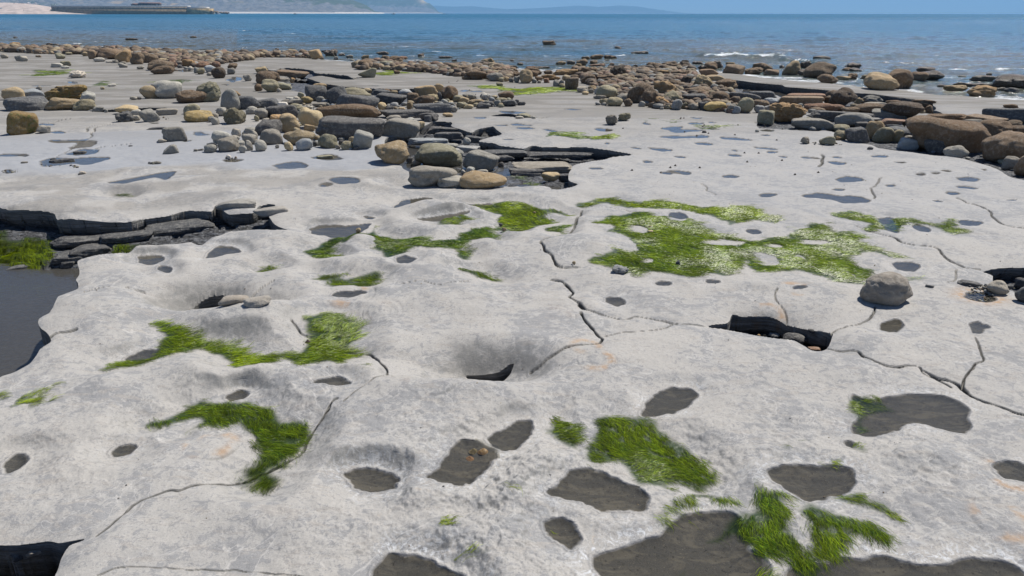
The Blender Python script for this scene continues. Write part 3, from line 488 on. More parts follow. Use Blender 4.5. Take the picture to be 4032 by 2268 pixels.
def stage1(x, y, full=False):
    z = h_base(x, y); N = x.shape
    hz = np.zeros(N)
    for w_, dp, mg in HOLLOW:
        m = (x > w_[:, 0].min() - mg) & (x < w_[:, 0].max() + mg) & (y > w_[:, 1].min() - mg) & (y < w_[:, 1].max() + mg)
        if not m.any(): continue
        s = sdf(w_, x[m], y[m]); q = 1 - np.clip((s + .01) / mg, 0, 1); hz[m] = np.maximum(hz[m], dp * q * q * (3 - 2 * q))
    z = z - hz
    shale = np.zeros(N); inpit = np.zeros(N); lipv = np.zeros(N); sx = np.zeros(N); sy = np.zeros(N); snapx = x.copy(); snapy = y.copy()
    cell = .0011 * np.maximum(y, 1.2) * 1.0 + .0
    for p in PITS:
        w_ = p['w']; mg = .4
        m = (x > w_[:, 0].min() - mg) & (x < w_[:, 0].max() + mg) & (y > w_[:, 1].min() - mg) & (y < w_[:, 1].max() + mg)
        if not m.any(): continue
        X = x[m]; Y = y[m]
        s, qx, qy = sdf(w_, X, Y, near=True)
        fl = pit_floor(p, X, Y, s)
        k = sst(0, p['wall'], -s); zz = z[m]
        zz = zz - .018 * np.exp(-np.maximum(s, 0) / .05) * (s > -p['wall'])          # worn lip
        z[m] = zz * (1 - k) + fl * k
        shale[m] = np.maximum(shale[m], sst(.0, p['wall'] * .8, -s)); inpit[m] = np.maximum(inpit[m], (s < 0) * 1.0)
        if full:
            d = np.abs(s) + 1e-9; ux = (qx - X) / d; uy = (qy - Y) / d; ins = s < 0
            rp = np.where(Y < 5.6, 3.0, np.where(Y < 12.3, 2.2, np.where(Y < 25.9, 1.0, 1.6))); dpt = Y * .94 + .56; cxs = .00105 * dpt; cys = (Y * Y + 2.56) / (1.6 * FPX) * rp
            on = np.abs(s) < .62 * (np.abs(ux) * cxs + np.abs(uy) * cys)
            cl = np.abs(ux) * cxs + np.abs(uy) * cys; tt = np.maximum(-s, 0)
            r1 = ins & ~on & (tt <= cl * 1.62)
            sh = (p['u'] * np.exp(-tt / .22) * ~r1 + tt * (1 - sst(2.65, 4.2, tt / cl))) * ins * ~on
            a = sx[m]; b = sy[m]; a += ux * sh; b += uy * sh; sx[m] = a; sy[m] = b
            e = snapx[m]; f = snapy[m]; e[on] = qx[on]; f[on] = qy[on]; snapx[m] = e; snapy[m] = f
            zt = z[m]; zt[on] = zz[on]; z[m] = zt; zt = lipv[m]; zt[on] = 1; lipv[m] = zt
            fz = .46 * p['d'] if p['n'] != 'A' else .105
            zt = z[m]; zt[r1] = zz[r1] - fz; z[m] = zt
            st = shale[m]; st[on] = 0; st[r1] = .2; shale[m] = st
    ys = shore_y(x, y) + .8 * (fbm2(x * .8, y * .8, 71, 3) - .5); o = sst(-.2, 2.2, y - ys); far = y > 8
    drop = np.where(far, sst(-3, .3, y - ys) * .05 + o * .55, 0)
    z = z - drop * (1 - .7 * inpit * (y < ys))
    return z, shale, inpit, sx, sy, snapx, snapy, np.where(far, sst(-.3, .8, y - ys), 0), lipv
def _depth(w_):
    cx, cy = w_.mean(0); l = 1 - sst(-.2, 1.6, cx - .10 * cy + .25); return .25 + .75 * l
for c, de, hu, an, ln in _wd:
    if c[:, 1].mean() < 7.5 and de > .55 and c[:, 1].min() > 1.9: HOLLOW.append((c, .05 * _depth(c), .20))
for p in POOLS:
    if min(b for a, b in p['p']) > 760:
        w_ = topoly(p['p'], step=14); HOLLOW.append((w_, .032 * _depth(w_), .16))
for i, p in enumerate(POOLS):
    far = min(b for a, b in p['p']) < 760
    p['w'] = topoly(p['p'], z=-.015 if not far else 0, step=5 if not far else 4, rough=.03, seed=200 + i)
    c_ = p['w'].mean(0); r_ = p['w'] - c_; an_ = np.arctan2(r_[:, 1], r_[:, 0]); k_ = 1 + .05 * np.sin(9 * an_ + i) * np.sin(4 * an_ + 2 * i); p['w'] = c_ + r_ * k_[:, None]
    z = stage1(p['w'][:, 0].copy(), p['w'][:, 1].copy())[0]
    p['z'] = float(np.percentile(z, 30)) - .002
    p['m'] = .10 if not far else .16
def terrain(x, y, full=False):
    x = np.asarray(x, float).copy(); y = np.asarray(y, float).copy()
    z, shale, inpit, sx, sy, snx, sny, wetb, lipv = stage1(x, y, full); N = x.shape
    rim = np.zeros(N); pool = np.zeros(N); salt = np.zeros(N); rust = np.zeros(N); crack = np.zeros(N); alg = np.zeros(N)
    for p in POOLS:
        w_ = p['w']; mg = p['m'] + .25
        m = (x > w_[:, 0].min() - mg) & (x < w_[:, 0].max() + mg) & (y > w_[:, 1].min() - mg) & (y < w_[:, 1].max() + mg)
        if not m.any(): continue
        s = sdf(w_, x[m], y[m]); t = 1 - sst(0, p['m'], s); zz = z[m]
        slope = np.maximum(s, 0) * .12
        zz = zz * (1 - t) + (p['z'] + np.minimum(slope, .012)) * t
        wdt = .11 if p['m'] < .15 else .2
        zz = np.where(s < 0, p['z'] * sst(0, .03, -s) + zz * (1 - sst(0, .03, -s)), zz)
        zz = zz - .4 * p['d'] * sst(-.003, wdt, -s) - .010 * sst(-.006, .03, -s) + .0032 * (fbm2(x[m] * 38, y[m] * 38, 49, 3) - .5) * sst(-.035, -.012, s) * (1 - sst(3.4, 4.8, y[m]))
        z[m] = zz
        if full:
            pool[m] = np.maximum(pool[m], (1 - sst(p['z'] - .0045, p['z'] + .0005, zz)) * (s < .03) if p['m'] < .15 else 1 - sst(-.002, .02, s))
            rim[m] = np.maximum(rim[m], np.exp(-((s - .004) / (.006 if p['m'] < .15 else .01)) ** 2))
            salt[m] = np.maximum(salt[m], p.get('salt', 0) * np.exp(-np.maximum(s - .01, 0) / .05) * sst(.0, .02, s) * sst(.3, .6, vn2(x[m] * 6, y[m] * 6, 52)))
            rust[m] = np.maximum(rust[m], p.get('rust', 0) * np.exp(-np.abs(s - .02) / .03))
    if full:
        for c, wd in _cr:
            m = (x > c[:, 0].min() - .1) & (x < c[:, 0].max() + .1) & (y > c[:, 1].min() - .1) & (y < c[:, 1].max() + .1)
            if not m.any(): continue
            s = sdf(c, x[m], y[m], closed=False); wv = wd * .34 * (.15 + 1.7 * vn2(x[m] * 24, y[m] * 24, 5)) + .0004 * y[m]
            g_ = np.exp(-(s / wv) ** 2); z[m] = z[m] - (.012 + wd * 3) * g_ - .006 * np.exp(-(s / .05) ** 2)
            crack[m] = np.maximum(crack[m], np.exp(-(s / (wv * .8)) ** 2) * min(1, .35 + wd * 80))
        for i, (a, b, r) in enumerate(_rg):
            m = (np.abs(x - a) < r * 1.2) & (np.abs(y - b) < r * 1.4)
            if not m.any(): continue
            dx = x[m] - a; dy = (y[m] - b) * .85; q = np.hypot(dx, dy) / r; an = np.arctan2(dy, dx)
            sp = (q * 3 + an / (2 * math.pi)) % 1.0
            rib = .0006 * np.cos(an * 26) * sst(.25, .5, q) * (1 - sst(.9, 1, q))
            e = (.0028 * np.exp(-((sp - .5) / .2) ** 2) * (q < 1) - .0045 * np.exp(-((q - 1) / .05) ** 2) + rib) * (.0 + .9 * vn2(x[m] * 8, y[m] * 8, 8))
            z[m] += e
            rust[m] = np.maximum(rust[m], (.7 if i in (4, 5, 8, 9, 10, 11, 13, 14) else .1) * np.exp(-((q - .75) / .2) ** 2) * sst(.55, .75, vn2(x[m] * 12, y[m] * 12, 9)))
        for c, de, hu, an, ln in _wd:
            m = (x > c[:, 0].min() - .1) & (x < c[:, 0].max() + .1) & (y > c[:, 1].min() - .1) & (y < c[:, 1].max() + .1)
            if not m.any(): continue
            s = sdf(c, x[m], y[m]); a = (1 - sst(-.03, .01, s)) * min(1, de * 1.1) * (fbm2(x[m] * 14, y[m] * 14, 77, 3) > (.62 - .62 * de))
            nq = .45 + 1.3 * fbm2(x[m] * 9, y[m] * 12, 88, 3)
            for ix, iy, rx, ry in _isl: a = a * ((((x[m] - ix) / rx) ** 2 + ((y[m] - iy) / ry) ** 2) * nq > 1)
            alg[m] = np.maximum(alg[m], a)
    return dict(z=z, shale=shale, inpit=inpit, sx=sx, sy=sy, snx=snx, sny=sny, wet=wetb, pool=pool, salt=salt, rust=rust, crack=crack, alg=alg, rim=rim, on=lipv)
def ground_z(x, y):
    x = np.atleast_1d(np.asarray(x, float)); y = np.atleast_1d(np.asarray(y, float)); return terrain(x, y)['z']
def on_ground(px, py):
    z = 0.0
    for _ in range(4):
        x, y = unproj(px, py, z); zn = float(ground_z(x, y)[0]); zn = max(zn, SEA_Z - .02) if y > 9 else zn; z = z * .4 + zn * .6
    return float(x), float(y), z

BANKS = [topoly(p, step=20) for p in (T(*TA, [(0, 480), (250, 500), (900, 520), (1300, 520), (2000, 560), (2576, 560), (2576, 600), (2300, 640), (2100, 680), (1900, 680), (1500, 600), (1000, 560), (400, 535), (0, 510)]),
  T(*TAB, [(1040, 650), (1500, 620), (2000, 650), (2576, 690), (2576, 790), (2300, 790), (1700, 725), (1300, 705), (1040, 695)]), T(*TE, [(-300, 160), (100, 220), (420, 190), (900, 200), (960, 300), (1190, 400), (1450, 460), (1450, 560), (1500, 700), (1000, 650), (500, 625), (-100, 430), (-400, 250)]))]
# ---- the ground sheet
def build_ground():
    Yp = np.concatenate([np.arange(3300, 900, -3.0), np.arange(900, 460, -2.2), np.arange(460, 250, -1.0), np.arange(250, 118, -1.6)])
    _, ys = unproj(np.full(len(Yp), 2016.0), Yp)
    ys = np.concatenate([[-6, -4, -2.5, -1.2, -.5, 0, .3, .5, .7], ys[ys > .85], [75, 90, 120]])
    ud = np.arange(-.80, .8001, .00105)
    side = .80 + np.array([.02, .05, .09, .14, .2, .28, .4, .6, .9, 1.3, 2.0])
    us = np.concatenate([-side[::-1], ud, side])
    dep = np.maximum(ys * math.cos(PITCH) + CAM_H * math.sin(PITCH), 1.1)
    X = (us[None, :] * dep[:, None]).ravel(); Y = np.repeat(ys, len(us))
    t = terrain(X, Y, True)
    # limestone crust offset
    vx = t['snx'] + t['sx']; vy = t['sny'] + t['sy']
    V = np.stack([vx, vy, t['z']], 1)
    me = mesh_np('ground', V, gridquads(len(ys), len(us)))
    pass
    ev = np.zeros(len(me.edges) * 2, np.int32); me.edges.foreach_get('vertices', ev); on = t['on'] > .5
    sh = me.attributes.new('sharp_edge', 'BOOLEAN', 'EDGE'); sh.data.foreach_set('value', on[ev[0::2]] & on[ev[1::2]])
    cool = (1 - sst(-.1, .15, sdf(_cool, X, Y) + .3 * (vn2(X * 2.5, Y * 2.5, 12) - .5)))
    right = sst(4.5, 7, Y) * sst(-.1, .35, uof(X, np.maximum(Y, 1))) * .35
    br = np.zeros_like(X)
    for b in _brown: br = np.maximum(br, (1 - sst(-.3, .1, sdf(b, X, Y))) * .45 * sst(.35, .6, fbm2(X * 3, Y * 3, 13, 3)))
    farb = sst(8, 15, Y) * (.55 + .45 * sst(.35, .55, fbm2(X * .9, Y * 3.2, 14, 5))); br = np.maximum(br, farb); br = np.maximum(br, t['wet'])
    bk = np.zeros_like(X)
    for b in BANKS:
        m = (X > b[:, 0].min() - 1) & (X < b[:, 0].max() + 1) & (Y > b[:, 1].min() - 1) & (Y < b[:, 1].max() + 1); s_ = sdf(b, X[m], Y[m]); bk[m] = np.maximum(bk[m], 1 - sst(-.3, .1, s_ + .5 * (vn2(X[m] * 3, Y[m] * 3, 3) - .5)))
    t['shale'] = np.maximum(t['shale'], bk * .75)
    setcol(me, 'mask_a', np.stack([t['pool'], t['alg'], t['shale'], np.maximum(cool, right)], 1))
    setcol(me, 'mask_b', np.stack([t['crack'], t['salt'], t['rust'], br], 1))
    ra = me.attributes.new('rim', 'FLOAT', 'POINT'); ra.data.foreach_set('value', t['rim'].astype(np.float32))
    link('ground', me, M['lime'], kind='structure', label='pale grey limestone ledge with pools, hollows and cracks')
build_ground()

def flat_water(name, w_, z, mat, grow=.012):
    c = w_.mean(0); n = len(w_)
    e = np.roll(w_, -1, 0) - np.roll(w_, 1, 0); nn = np.stack([e[:, 1], -e[:, 0]], 1); nn /= np.linalg.norm(nn, axis=1)[:, None] + 1e-9
    ar = 0.5 * np.sum(w_[:, 0] * np.roll(w_[:, 1], -1) - np.roll(w_[:, 0], -1) * w_[:, 1])
    if ar < 0: nn = -nn
    q = w_ + nn * grow
    if ar < 0: q = q[::-1]
    from mathutils.geometry import tessellate_polygon
    V = [(a, b, z) for a, b in q]
    tr = tessellate_polygon([[Vector(v) for v in V]])
    tr = [(t[0], t[1], t[2]) if ((V[t[1]][0] - V[t[0]][0]) * (V[t[2]][1] - V[t[0]][1]) - (V[t[2]][0] - V[t[0]][0]) * (V[t[1]][1] - V[t[0]][1])) > 0 else (t[0], t[2], t[1]) for t in tr]
    me = mesh_np(name, V, None, tr)
    return link(name, me, mat, kind='structure')
for p in POOLS: flat_water('rock_pool', p['w'], p['z'] - .0035, M['pool'])
def rect_water(name, pts, z, mat):
    w_ = topoly(pts, z=z, step=25); return flat_water(name, w_, z, mat, 0)
rect_water('tide_pool', T(*T1, [(-600, 600), (0, 612), (300, 600), (560, 560), (640, 560), (640, 700), (600, 800), (460, 900), (330, 1000), (400, 1160), (300, 1260), (0, 1500), (-600, 1650)]), -.255, M['murk'])
rect_water('tide_pool', T(*T1, [(1400, 470), (1650, 372), (1700, 330), (1900, 300), (1960, 330), (2060, 384), (1850, 384), (1600, 384), (1500, 420)]), -.205, M['murk'])
rect_water('tide_pool', T(*TD, [(-250, 850), (100, 880), (250, 960), (500, 1050), (700, 1150), (1000, 1100), (1150, 1180), (1500, 1290), (1700, 1330), (1750, 1420), (1100, 1405), (400, 1405), (-100, 1200), (-300, 950)]), -.128, M['murk'])
rect_water('tide_pool', T(*T3, [(700, 1100), (900, 1130), (1010, 1150), (1030, 1215), (930, 1215), (760, 1160)]), -.158, M['murk'])
rect_water('tide_pool', T(*TE, [(1500, 440), (1900, 470), (2300, 500), (2300, 560), (1900, 570), (1500, 520)]), -.17, M['murk'])
rect_water('tide_pool', T(*TAC, [(330, 835), (560, 850), (600, 880), (480, 870), (330, 850)]), -.02, M['pool'])

# ---- sea
def build_sea():
    Yp = np.concatenate([np.arange(330, 160, -1.0), np.arange(160, 80, -.8), np.arange(80, 56, -.5)])
    _, yy = unproj(np.full(len(Yp), 2016.0), Yp, SEA_Z)
    base = 0.0
    k = np.concatenate([[0], np.geomspace(.06, 60, 420), np.geomspace(66, 12800, 70)])
    us = np.concatenate([-.8 - np.array([1.0, .6, .4, .25, .15, .08])[:: 1], np.arange(-.8, .8001, .002), .8 + np.array([.08, .15, .25, .4, .6, 1.0])])
    ycut = np.interp(us, _su, _sy) - .75
    Y = ycut[None, :] + k[:, None]; X = us[None, :] * (Y * math.cos(PITCH) + CAM_H * math.sin(PITCH))
    x = X.ravel(); y = Y.ravel(); off = np.repeat(k, len(us))
    amp = sst(.5, 12, off) * (1 - sst(90, 250, off)); near = sst(.3, 3, off)
    z = amp * .09 * (fbm2(x * .35, y * 1.1, 81, 3) - .5) * 2 + (near * (1 - sst(60, 160, off))) * .045 * (fbm2(x * 1.6, y * 3.4, 85, 3) - .5) * 2
    foam = np.zeros_like(x)
    # one breaking crest and lesser foam where the water meets rocks
    def crest(px0, px1, py0, py1, hgt, fm, wd):
        a, b = unproj(px0, py0, SEA_Z); c, d = unproj(px1, py1, SEA_Z)
        t = np.clip((x - a) / (c - a), 0, 1); yl = b + (d - b) * t + .25 * np.sin(x * 1.7)
        e = sst(-.06, .12, (x - a) / (c - a)) * (1 - sst(.88, 1.06, (x - a) / (c - a))); q = (y - yl) / wd
        return e * hgt * np.exp(-q * q) * (.7 + .6 * vn2(x * 2, y * 0, 4)), e * fm * np.exp(-((q + .25) / .55) ** 2) * (.55 + .6 * vn2(x * 2.2, y, 6))
    for args in [(2760, 3100, 222, 233, .2, .85, .7), (2380, 2470, 224, 222, .06, .8, .35), (3110, 3210, 240, 252, .12, 1.0, .5), (3700, 3800, 276, 276, .04, .8, .3), (3920, 4100, 276, 270, .08, 1.0, .4), (3450, 3620, 246, 250, .05, .55, .3), (2370, 2570, 190, 194, .04, .7, .3), (3270, 3300, 226, 230, .03, .9, .4),
                 (280, 320, 175, 176, .05, .9, .5), (375, 400, 189, 189, .05, .9, .5), (550, 580, 156, 157, .05, .7, .6), (1120, 1180, 134, 134, .03, .85, .9), (960, 980, 121, 122, .03, .7, .9), (3260, 3400, 190, 192, .03, .3, .5), (1850, 1900, 214, 214, .0, .4, .5), (1320, 1360, 200, 200, .03, .6, .5), (1590, 1680, 222, 226, .03, .6, .5)]:
        dz, fo = crest(*args); z = z + dz; foam = np.maximum(foam, fo)
    foam = np.maximum(foam, .62 * np.exp(-((off - 1.2) / .9) ** 2) * sst(.35, .6, vn2(x * .9, y * .9, 19)))
    foam = np.maximum(foam, .55 * sst(.7, .8, fbm2(x * .5, y * 2.4, 23, 3)) * (1 - sst(12, 40, off)))
    turb = 1 - sst(6, 75, off) * .75; turb = np.clip(turb - .1 * sst(75, 200, off), 0, 1) * np.exp(-off / 350)
    sw = .5 + .35 * (1 - sst(0, .6, np.abs(x / (y + 1) + .9)))
    turb = turb * .62 + .18 * (x / (y + 1) < -.35) * np.exp(-off / 300)
    z = z + SEA_Z; z = np.where(off > 250, SEA_Z, z)
    me = mesh_np('sea', np.stack([x, y, z], 1), gridquads(len(k), len(us)))
    setcol(me, 'mask_a', np.stack([foam, turb, sst(30, 400, off), np.ones_like(x)], 1))
    link('sea', me, M['sea'], kind='structure')
build_sea()
# ------------------------------------------------------------------ far shore
def hill(name, crest, d0, depth, label, veg=.5, seed=0, gold=None, zb=-.3, cliff=.35):
    cx = np.array([c[0] for c in crest], float); cy = np.array([c[1] for c in crest], float)
    us = np.arange(cx[0], cx[-1] + 1, 4.0); t = np.concatenate([[0], np.linspace(.01, 1, 46), [1.15]])
    U, Tt = np.meshgrid(us, t)
    d = d0 + depth * Tt; a = (U - 2016) / FPX
    X = a * d; top = (52 - np.interp(us, cx, cy)) / FPX * (d0 + depth * .7) + CAM_H; top = np.maximum(top, .5)[None, :]
    H = top[0].max()
    gul = np.abs(fbm2(X / (H * .35), d / (H * 1.6), seed, 4) - .5) * 2; big = fbm2(X / (H * 2.2), d / (H * 1.5), seed + 9, 4)
    pr = np.where(Tt < cliff, .62 * (Tt / cliff) ** .85, .62 + .38 * ((Tt - cliff) / (1 - cliff)) ** .8)
    pr = pr * (1 - .42 * (1 - gul) * (1 - sst(.3, .7, Tt)) * sst(0, .06, Tt)) + (big - .5) * .25 * np.sin(np.pi * np.clip(Tt, 0, 1)) 
    pr = np.clip(pr, 0, None); pr = np.where(Tt > 1.01, .5, pr)
    Z = zb + top * pr * (1 + .06 * (fbm2(X / (H * .2), d / (H * .2), seed + 20, 4) - .5))
    me = mesh_np(name, np.stack([X.ravel(), d.ravel(), Z.ravel()], 1), gridquads(len(t), len(us)))
    vg = sst(cliff * .7, cliff * 1.5, Tt) * .45 + veg * .5 + (big - .5) * .5
    go = np.zeros_like(X)
    if gold: go = np.exp(-((U - gold[0]) / gold[2]) ** 2 - ((52 - Z / d * FPX - gold[1]) / gold[3]) ** 2) * .8
    bch = np.where(Z < zb + .022 * H + 1.0, 1.0, 0.0)
    setcol(me, 'mask_a', np.stack([vg.ravel(), go.ravel(), bch.ravel(), np.ones(X.size)], 1))
    return link(name, me, M['hill'], kind='structure', label=label)
hill('headland', [(-1500, -80), (0, -70), (600, -60), (1000, -45), (1200, -30), (1340, -12), (1430, 2), (1480, 22), (1510, 45), (1545, 51)], 2300, 900, 'nearest grey cliff with green slopes', .42, 3)
hill('headland', [(1100, 10), (1250, 0), (1430, 1), (1530, 1), (1560, 4), (1610, 4), (1660, 1), (1685, 1), (1700, 12), (1715, 18), (1728, 30), (1745, 48), (1760, 51)], 4800, 900, 'flat topped blue headland with a golden cap', .55, 14, gold=(1690, 9, 18, 9))
hill('far_hills', [(1500, 20), (1730, 26), (1800, 29), (1860, 27), (1990, 38), (2110, 34), (2190, 29), (2250, 25), (2300, 26), (2330, 30), (2410, 24), (2470, 27), (2560, 40), (2640, 49), (2700, 52)], 11800, 900, 'faintest blue hills on the horizon', .8, 25)
# the shingle beach behind the harbour wall
def beach():
    d0 = 930.0; us = np.arange(-1600, 470, 6.0); t = np.linspace(0, 1, 26); U, Tt = np.meshgrid(us, t)
    top = np.interp(us, [-1600, -200, 0, 120, 200, 260, 330, 420, 450], [8, 10, 15, 15, 17, 21, 33, 47, 53])
    d = d0 + 90 * Tt; X = (U - 2016) / FPX * d
    Z = -.6 + ((56 - top)[None, :] / FPX * (d0 + 70) + .4) * (1 - (1 - Tt) ** 1.6) + .5 * (fbm2(X / 9, d / 9, 5, 4) - .5)
    me = mesh_np('shingle_beach', np.stack([X.ravel(), d.ravel(), Z.ravel()], 1), gridquads(26, len(us)))
    link('shingle_beach', me, plain('pink_shingle', (.46, .38, .33), .9, .3, .12), kind='structure')
beach()
def boxes(name, bx, mat, parent=None, **k):
    V = []; Q = []
    for (x0, x1, y0, y1, z0, z1) in bx:
        b = len(V); V += [(x0, y0, z0), (x1, y0, z0), (x1, y1, z0), (x0, y1, z0), (x0, y0, z1), (x1, y0, z1), (x1, y1, z1), (x0, y1, z1)]
        Q += [[b + i for i in f] for f in ((0, 3, 2, 1), (4, 5, 6, 7), (0, 1, 5, 4), (1, 2, 6, 5), (2, 3, 7, 6), (3, 0, 4, 7))]
    return link(name, mesh_np(name, V, Q, smooth=False), mat, parent, **k)
def empty(name, loc, label, cat, group=None):
    return link(name, None, None, label=label, cat=cat, group=group) if False else _empty(name, loc, label, cat, group)
def _empty(name, loc, label, cat, group):
    o = bpy.data.objects.new(name, None); col.objects.link(o); o.location = loc; o['label'] = label; o['category'] = cat
    if group: o['group'] = group
    return o
def harbour():
    def XZ(px, py, d): a = atdist(px, py, d); return a[0], a[2]
    d = 960.0; R_ = empty('harbour_wall', (atdist(500, 50, d)[0], d, 0), 'long brown stone harbour wall with a pale top, running out from the beach', 'harbour wall')
    R_.location = (0, 0, 0)
    stn = plain('harbour_stone', (.36, .26, .17), .9, .5, .35); low = plain('weedy_stone', (.26, .18, .09), .9, .5, .4); pale = plain('pale_concrete', (.62, .60, .56), .85, .1, .3); gold = plain('golden_stone', (.42, .30, .14), .9, .5, .35)
    x0, zt = XZ(200, 24, d); x1, _ = XZ(735, 30, d); _, zm = XZ(300, 37, d); x2, z2 = XZ(822, 31, d)
    boxes('wall', [(x0, x1, d, d + 14, zm, zt - .6)], stn, R_)
    boxes('footing', [(x0, x1, d - 2.5, d + 14, -1, zm)], low, R_)
    boxes('end_section', [(x1 + .05, x2, d - 2, d + 16, -1, z2 - .8)], gold, R_)
    boxes('walkway', [(x0, x1, d + .3, d + 13, zt - .58, zt + .6), (x1 + .1, x2 - 4, d + .3, d + 13, z2 - .78, z2 + .9)], pale, R_)
    # the shed on the wall
    B_ = empty('harbour_building', (0, 0, 0), 'long low dark building with a red brown tiled roof on the harbour wall', 'building')
    dk = plain('tarred_boards', (.045, .035, .03), .8, .3, .6); tile = plain('roof_tiles', (.20, .105, .07), .85, .3, .5)
    a, _ = XZ(540, 20, d); b, _ = XZ(622, 20, d); z0 = zt + .62; _, zr = XZ(540, 9, d); _, ze = XZ(540, 15, d)
    boxes('wall', [(a, b, d + 2, d + 10, z0, ze)], dk, B_)
    V = [(a - .4, d + 1.2, ze), (b + .3, d + 1.2, ze), (b + .3, d + 10.8, ze), (a - .4, d + 10.8, ze), (a + .8, d + 6, zr), (b + .3, d + 6, zr)]
    link('roof', mesh_np('roof', V, [(0, 1, 5, 4), (2, 3, 4, 5)], [(1, 2, 5), (3, 0, 4), (0, 3, 2), (0, 2, 1)], False), tile, B_)
    a2, _ = XZ(511, 20, d); _, zr2 = XZ(511, 12.5, d)
    boxes('lean_to', [(a2, a - .05, d + 3, d + 9, z0, z0 + 1.0)], dk, B_)
    V = [(a2 - .3, d + 2.5, z0 + 1.02), (a - .45, d + 2.5, z0 + 1.02), (a - .45, d + 9.5, z0 + 1.02), (a2 - .3, d + 9.5, z0 + 1.02), (a2 + .8, d + 6, zr2), (a - .45, d + 6, zr2)]
    link('lean_to_roof', mesh_np('lean_to_roof', V, [(0, 1, 5, 4), (2, 3, 4, 5)], [(1, 2, 5), (3, 0, 4), (0, 3, 2), (0, 2, 1)], False), tile, B_)
    wx, _ = XZ(616, 18, d); boxes('window', [(wx - 1.6, wx + 1.2, d + 1.9, d + 1.99, z0 + .7, z0 + 1.5)], pale, B_)
    for i, q in enumerate((555, 568, 581, 594)):
        wx, _ = XZ(q, 18, d); boxes('window', [(wx - .5, wx + .5, d + 1.9, d + 1.99, z0 + .4, z0 + 1.1)], stn, B_)
    # boulders dumped at the end of the wall
    V = []; F = []
    for i in range(46):
        px = RNG.uniform(826, 897); h = (1 - (px - 826) / 90) * 9 + 2; X, Z = XZ(px, 53 - RNG.uniform(0, h), d + RNG.uniform(-2, 8)); r = RNG.uniform(.8, 1.6); b0 = len(V)
        for v in [(1, 0, 0), (-1, 0, 0), (0, 1, 0), (0, -1, 0), (0, 0, 1), (0, 0, -1)]:
            V.append((X + v[0] * r * RNG.uniform(.7, 1.4), d + RNG.uniform(0, 6) + v[1] * r, Z + v[2] * r * RNG.uniform(.7, 1.2)))
        F += [[b0 + q for q in f] for f in ((0, 2, 4), (2, 1, 4), (1, 3, 4), (3, 0, 4), (2, 0, 5), (1, 2, 5), (3, 1, 5), (0, 3, 5))]
    link('rubble', mesh_np('rubble', V, None, F, False), stn, kind='stuff', label='heap of dark rubble at the end of the harbour wall')
harbour()
def boat(px, py, dist, L, hullc, label, cabin=True, mast=0, group='boats off the headland', tilt=0, heading=0, land=False):
    x, y, z = atdist(px, py, dist); z = SEA_Z if not land else z
    B_ = _empty('motor_boat' if not mast else 'sailing_dinghy', (x, y, z), label, 'boat', group)
    B_.rotation_euler = (0, 0, heading)
    n = 12; V = []
    for i in range(n):
        t = i / (n - 1); xx = (t - .5) * L; wd = L * .17 * (1 - max(0, (t - .55) / .45) ** 2.2) * (.85 + .15 * min(1, t * 4)); sh = L * (.10 + .07 * t * t)
        kz = -L * .03 + L * .10 * max(0, (t - .7) / .3) ** 2
        V += [(xx, -wd, sh), (xx, -wd * .75, L * .02), (xx, 0, kz), (xx, wd * .75, L * .02), (xx, wd, sh), (xx, 0, sh - L * .02)]
    Q = [(i * 6 + j, i * 6 + (j + 1) % 6, i * 6 + 6 + (j + 1) % 6, i * 6 + 6 + j) for i in range(n - 1) for j in range(6)]
    link('hull', mesh_np('hull', V, Q, [(0, 1, 2), (0, 2, 3), (0, 3, 4), (0, 4, 5)], False), plain('boat_hull_paint', hullc, .4, .08, 1), B_)
    if cabin:
        s = L; boxes('cabin', [(-.05 * s, .2 * s, -.09 * s, .09 * s, .11 * s, .26 * s)], plain('cabin_paint', (.7, .7, .7) if hullc[0] > .2 else (.05, .05, .06), .4, .1, 1), B_)
        boxes('windscreen', [(.202 * s, .21 * s, -.08 * s, .08 * s, .17 * s, .24 * s)], plain('dark_glass', (.03, .04, .05), .1, .1, 1), B_)
    if mast:
        boxes('mast', [(-.05, .05, -.05, .05, L * .1, mast)], plain('mast_metal', (.6, .6, .6), .4, .1, 1), B_)
        boxes('boom', [(-L * .4, -.06, -.05, .05, L * .25, L * .25 + .12)], plain('mast_metal_boom', (.55, .55, .55), .4, .1, 1), B_)
    return B_
boat(859, 53.5, 900, 4.5, (.8, .8, .8), 'white speedboat just off the rubble end of the harbour wall', heading=.2)
boat(809, 52.5, 930, 4.2, (.75, .75, .7), 'small white boat below the end section of the harbour wall', cabin=False, heading=.1)
boat(1163, 53, 1100, 5.5, (.03, .035, .05), 'dark motor boat trailing a white wake under the grey cliffs', heading=math.pi)
boat(1549, 53.5, 1200, 6, (.12, .05, .04), 'dark fishing boat with a short mast under the flat topped headland', mast=6, heading=.3)
boat(1745, 53.5, 1500, 6, (.04, .04, .045), 'dark open boat below the end of the far headland', cabin=False, heading=.1)
boat(1757, 53.5, 1520, 4, (.04, .04, .045), 'smallest dark boat just right of the dark open boat', cabin=False, heading=.3)
for i, (px, m, L, c, w_) in enumerate([(4, 8, 4.5, .75, 'leftmost small white dinghy with bare mast'), (28, 7, 4.2, .7, 'second dinghy from the left, beside the leftmost'), (56, 9, 4.5, .1, 'dark dinghy with bare mast in the middle of the row'), (74, 7, 4, .08, 'low dark dinghy right of the middle of the row'), (88, 8, 4.2, .12, 'dark dinghy left of the larger white boat'), (114, 9, 5.5, .7, 'white boat with mast near the right end of the row')]):
    boat(px, 13.2, 1010, L, (c, c, c * 1.1), w_ + ' on the beach top', cabin=(i == 5), mast=m, group='dinghies drawn up on the shingle', heading=i * .9, land=True)
boat(138, 14, 1005, 5, (.8, .8, .82), 'white cabin boat with a dark bow, rightmost in the row on the beach top', group='dinghies drawn up on the shingle', land=True)
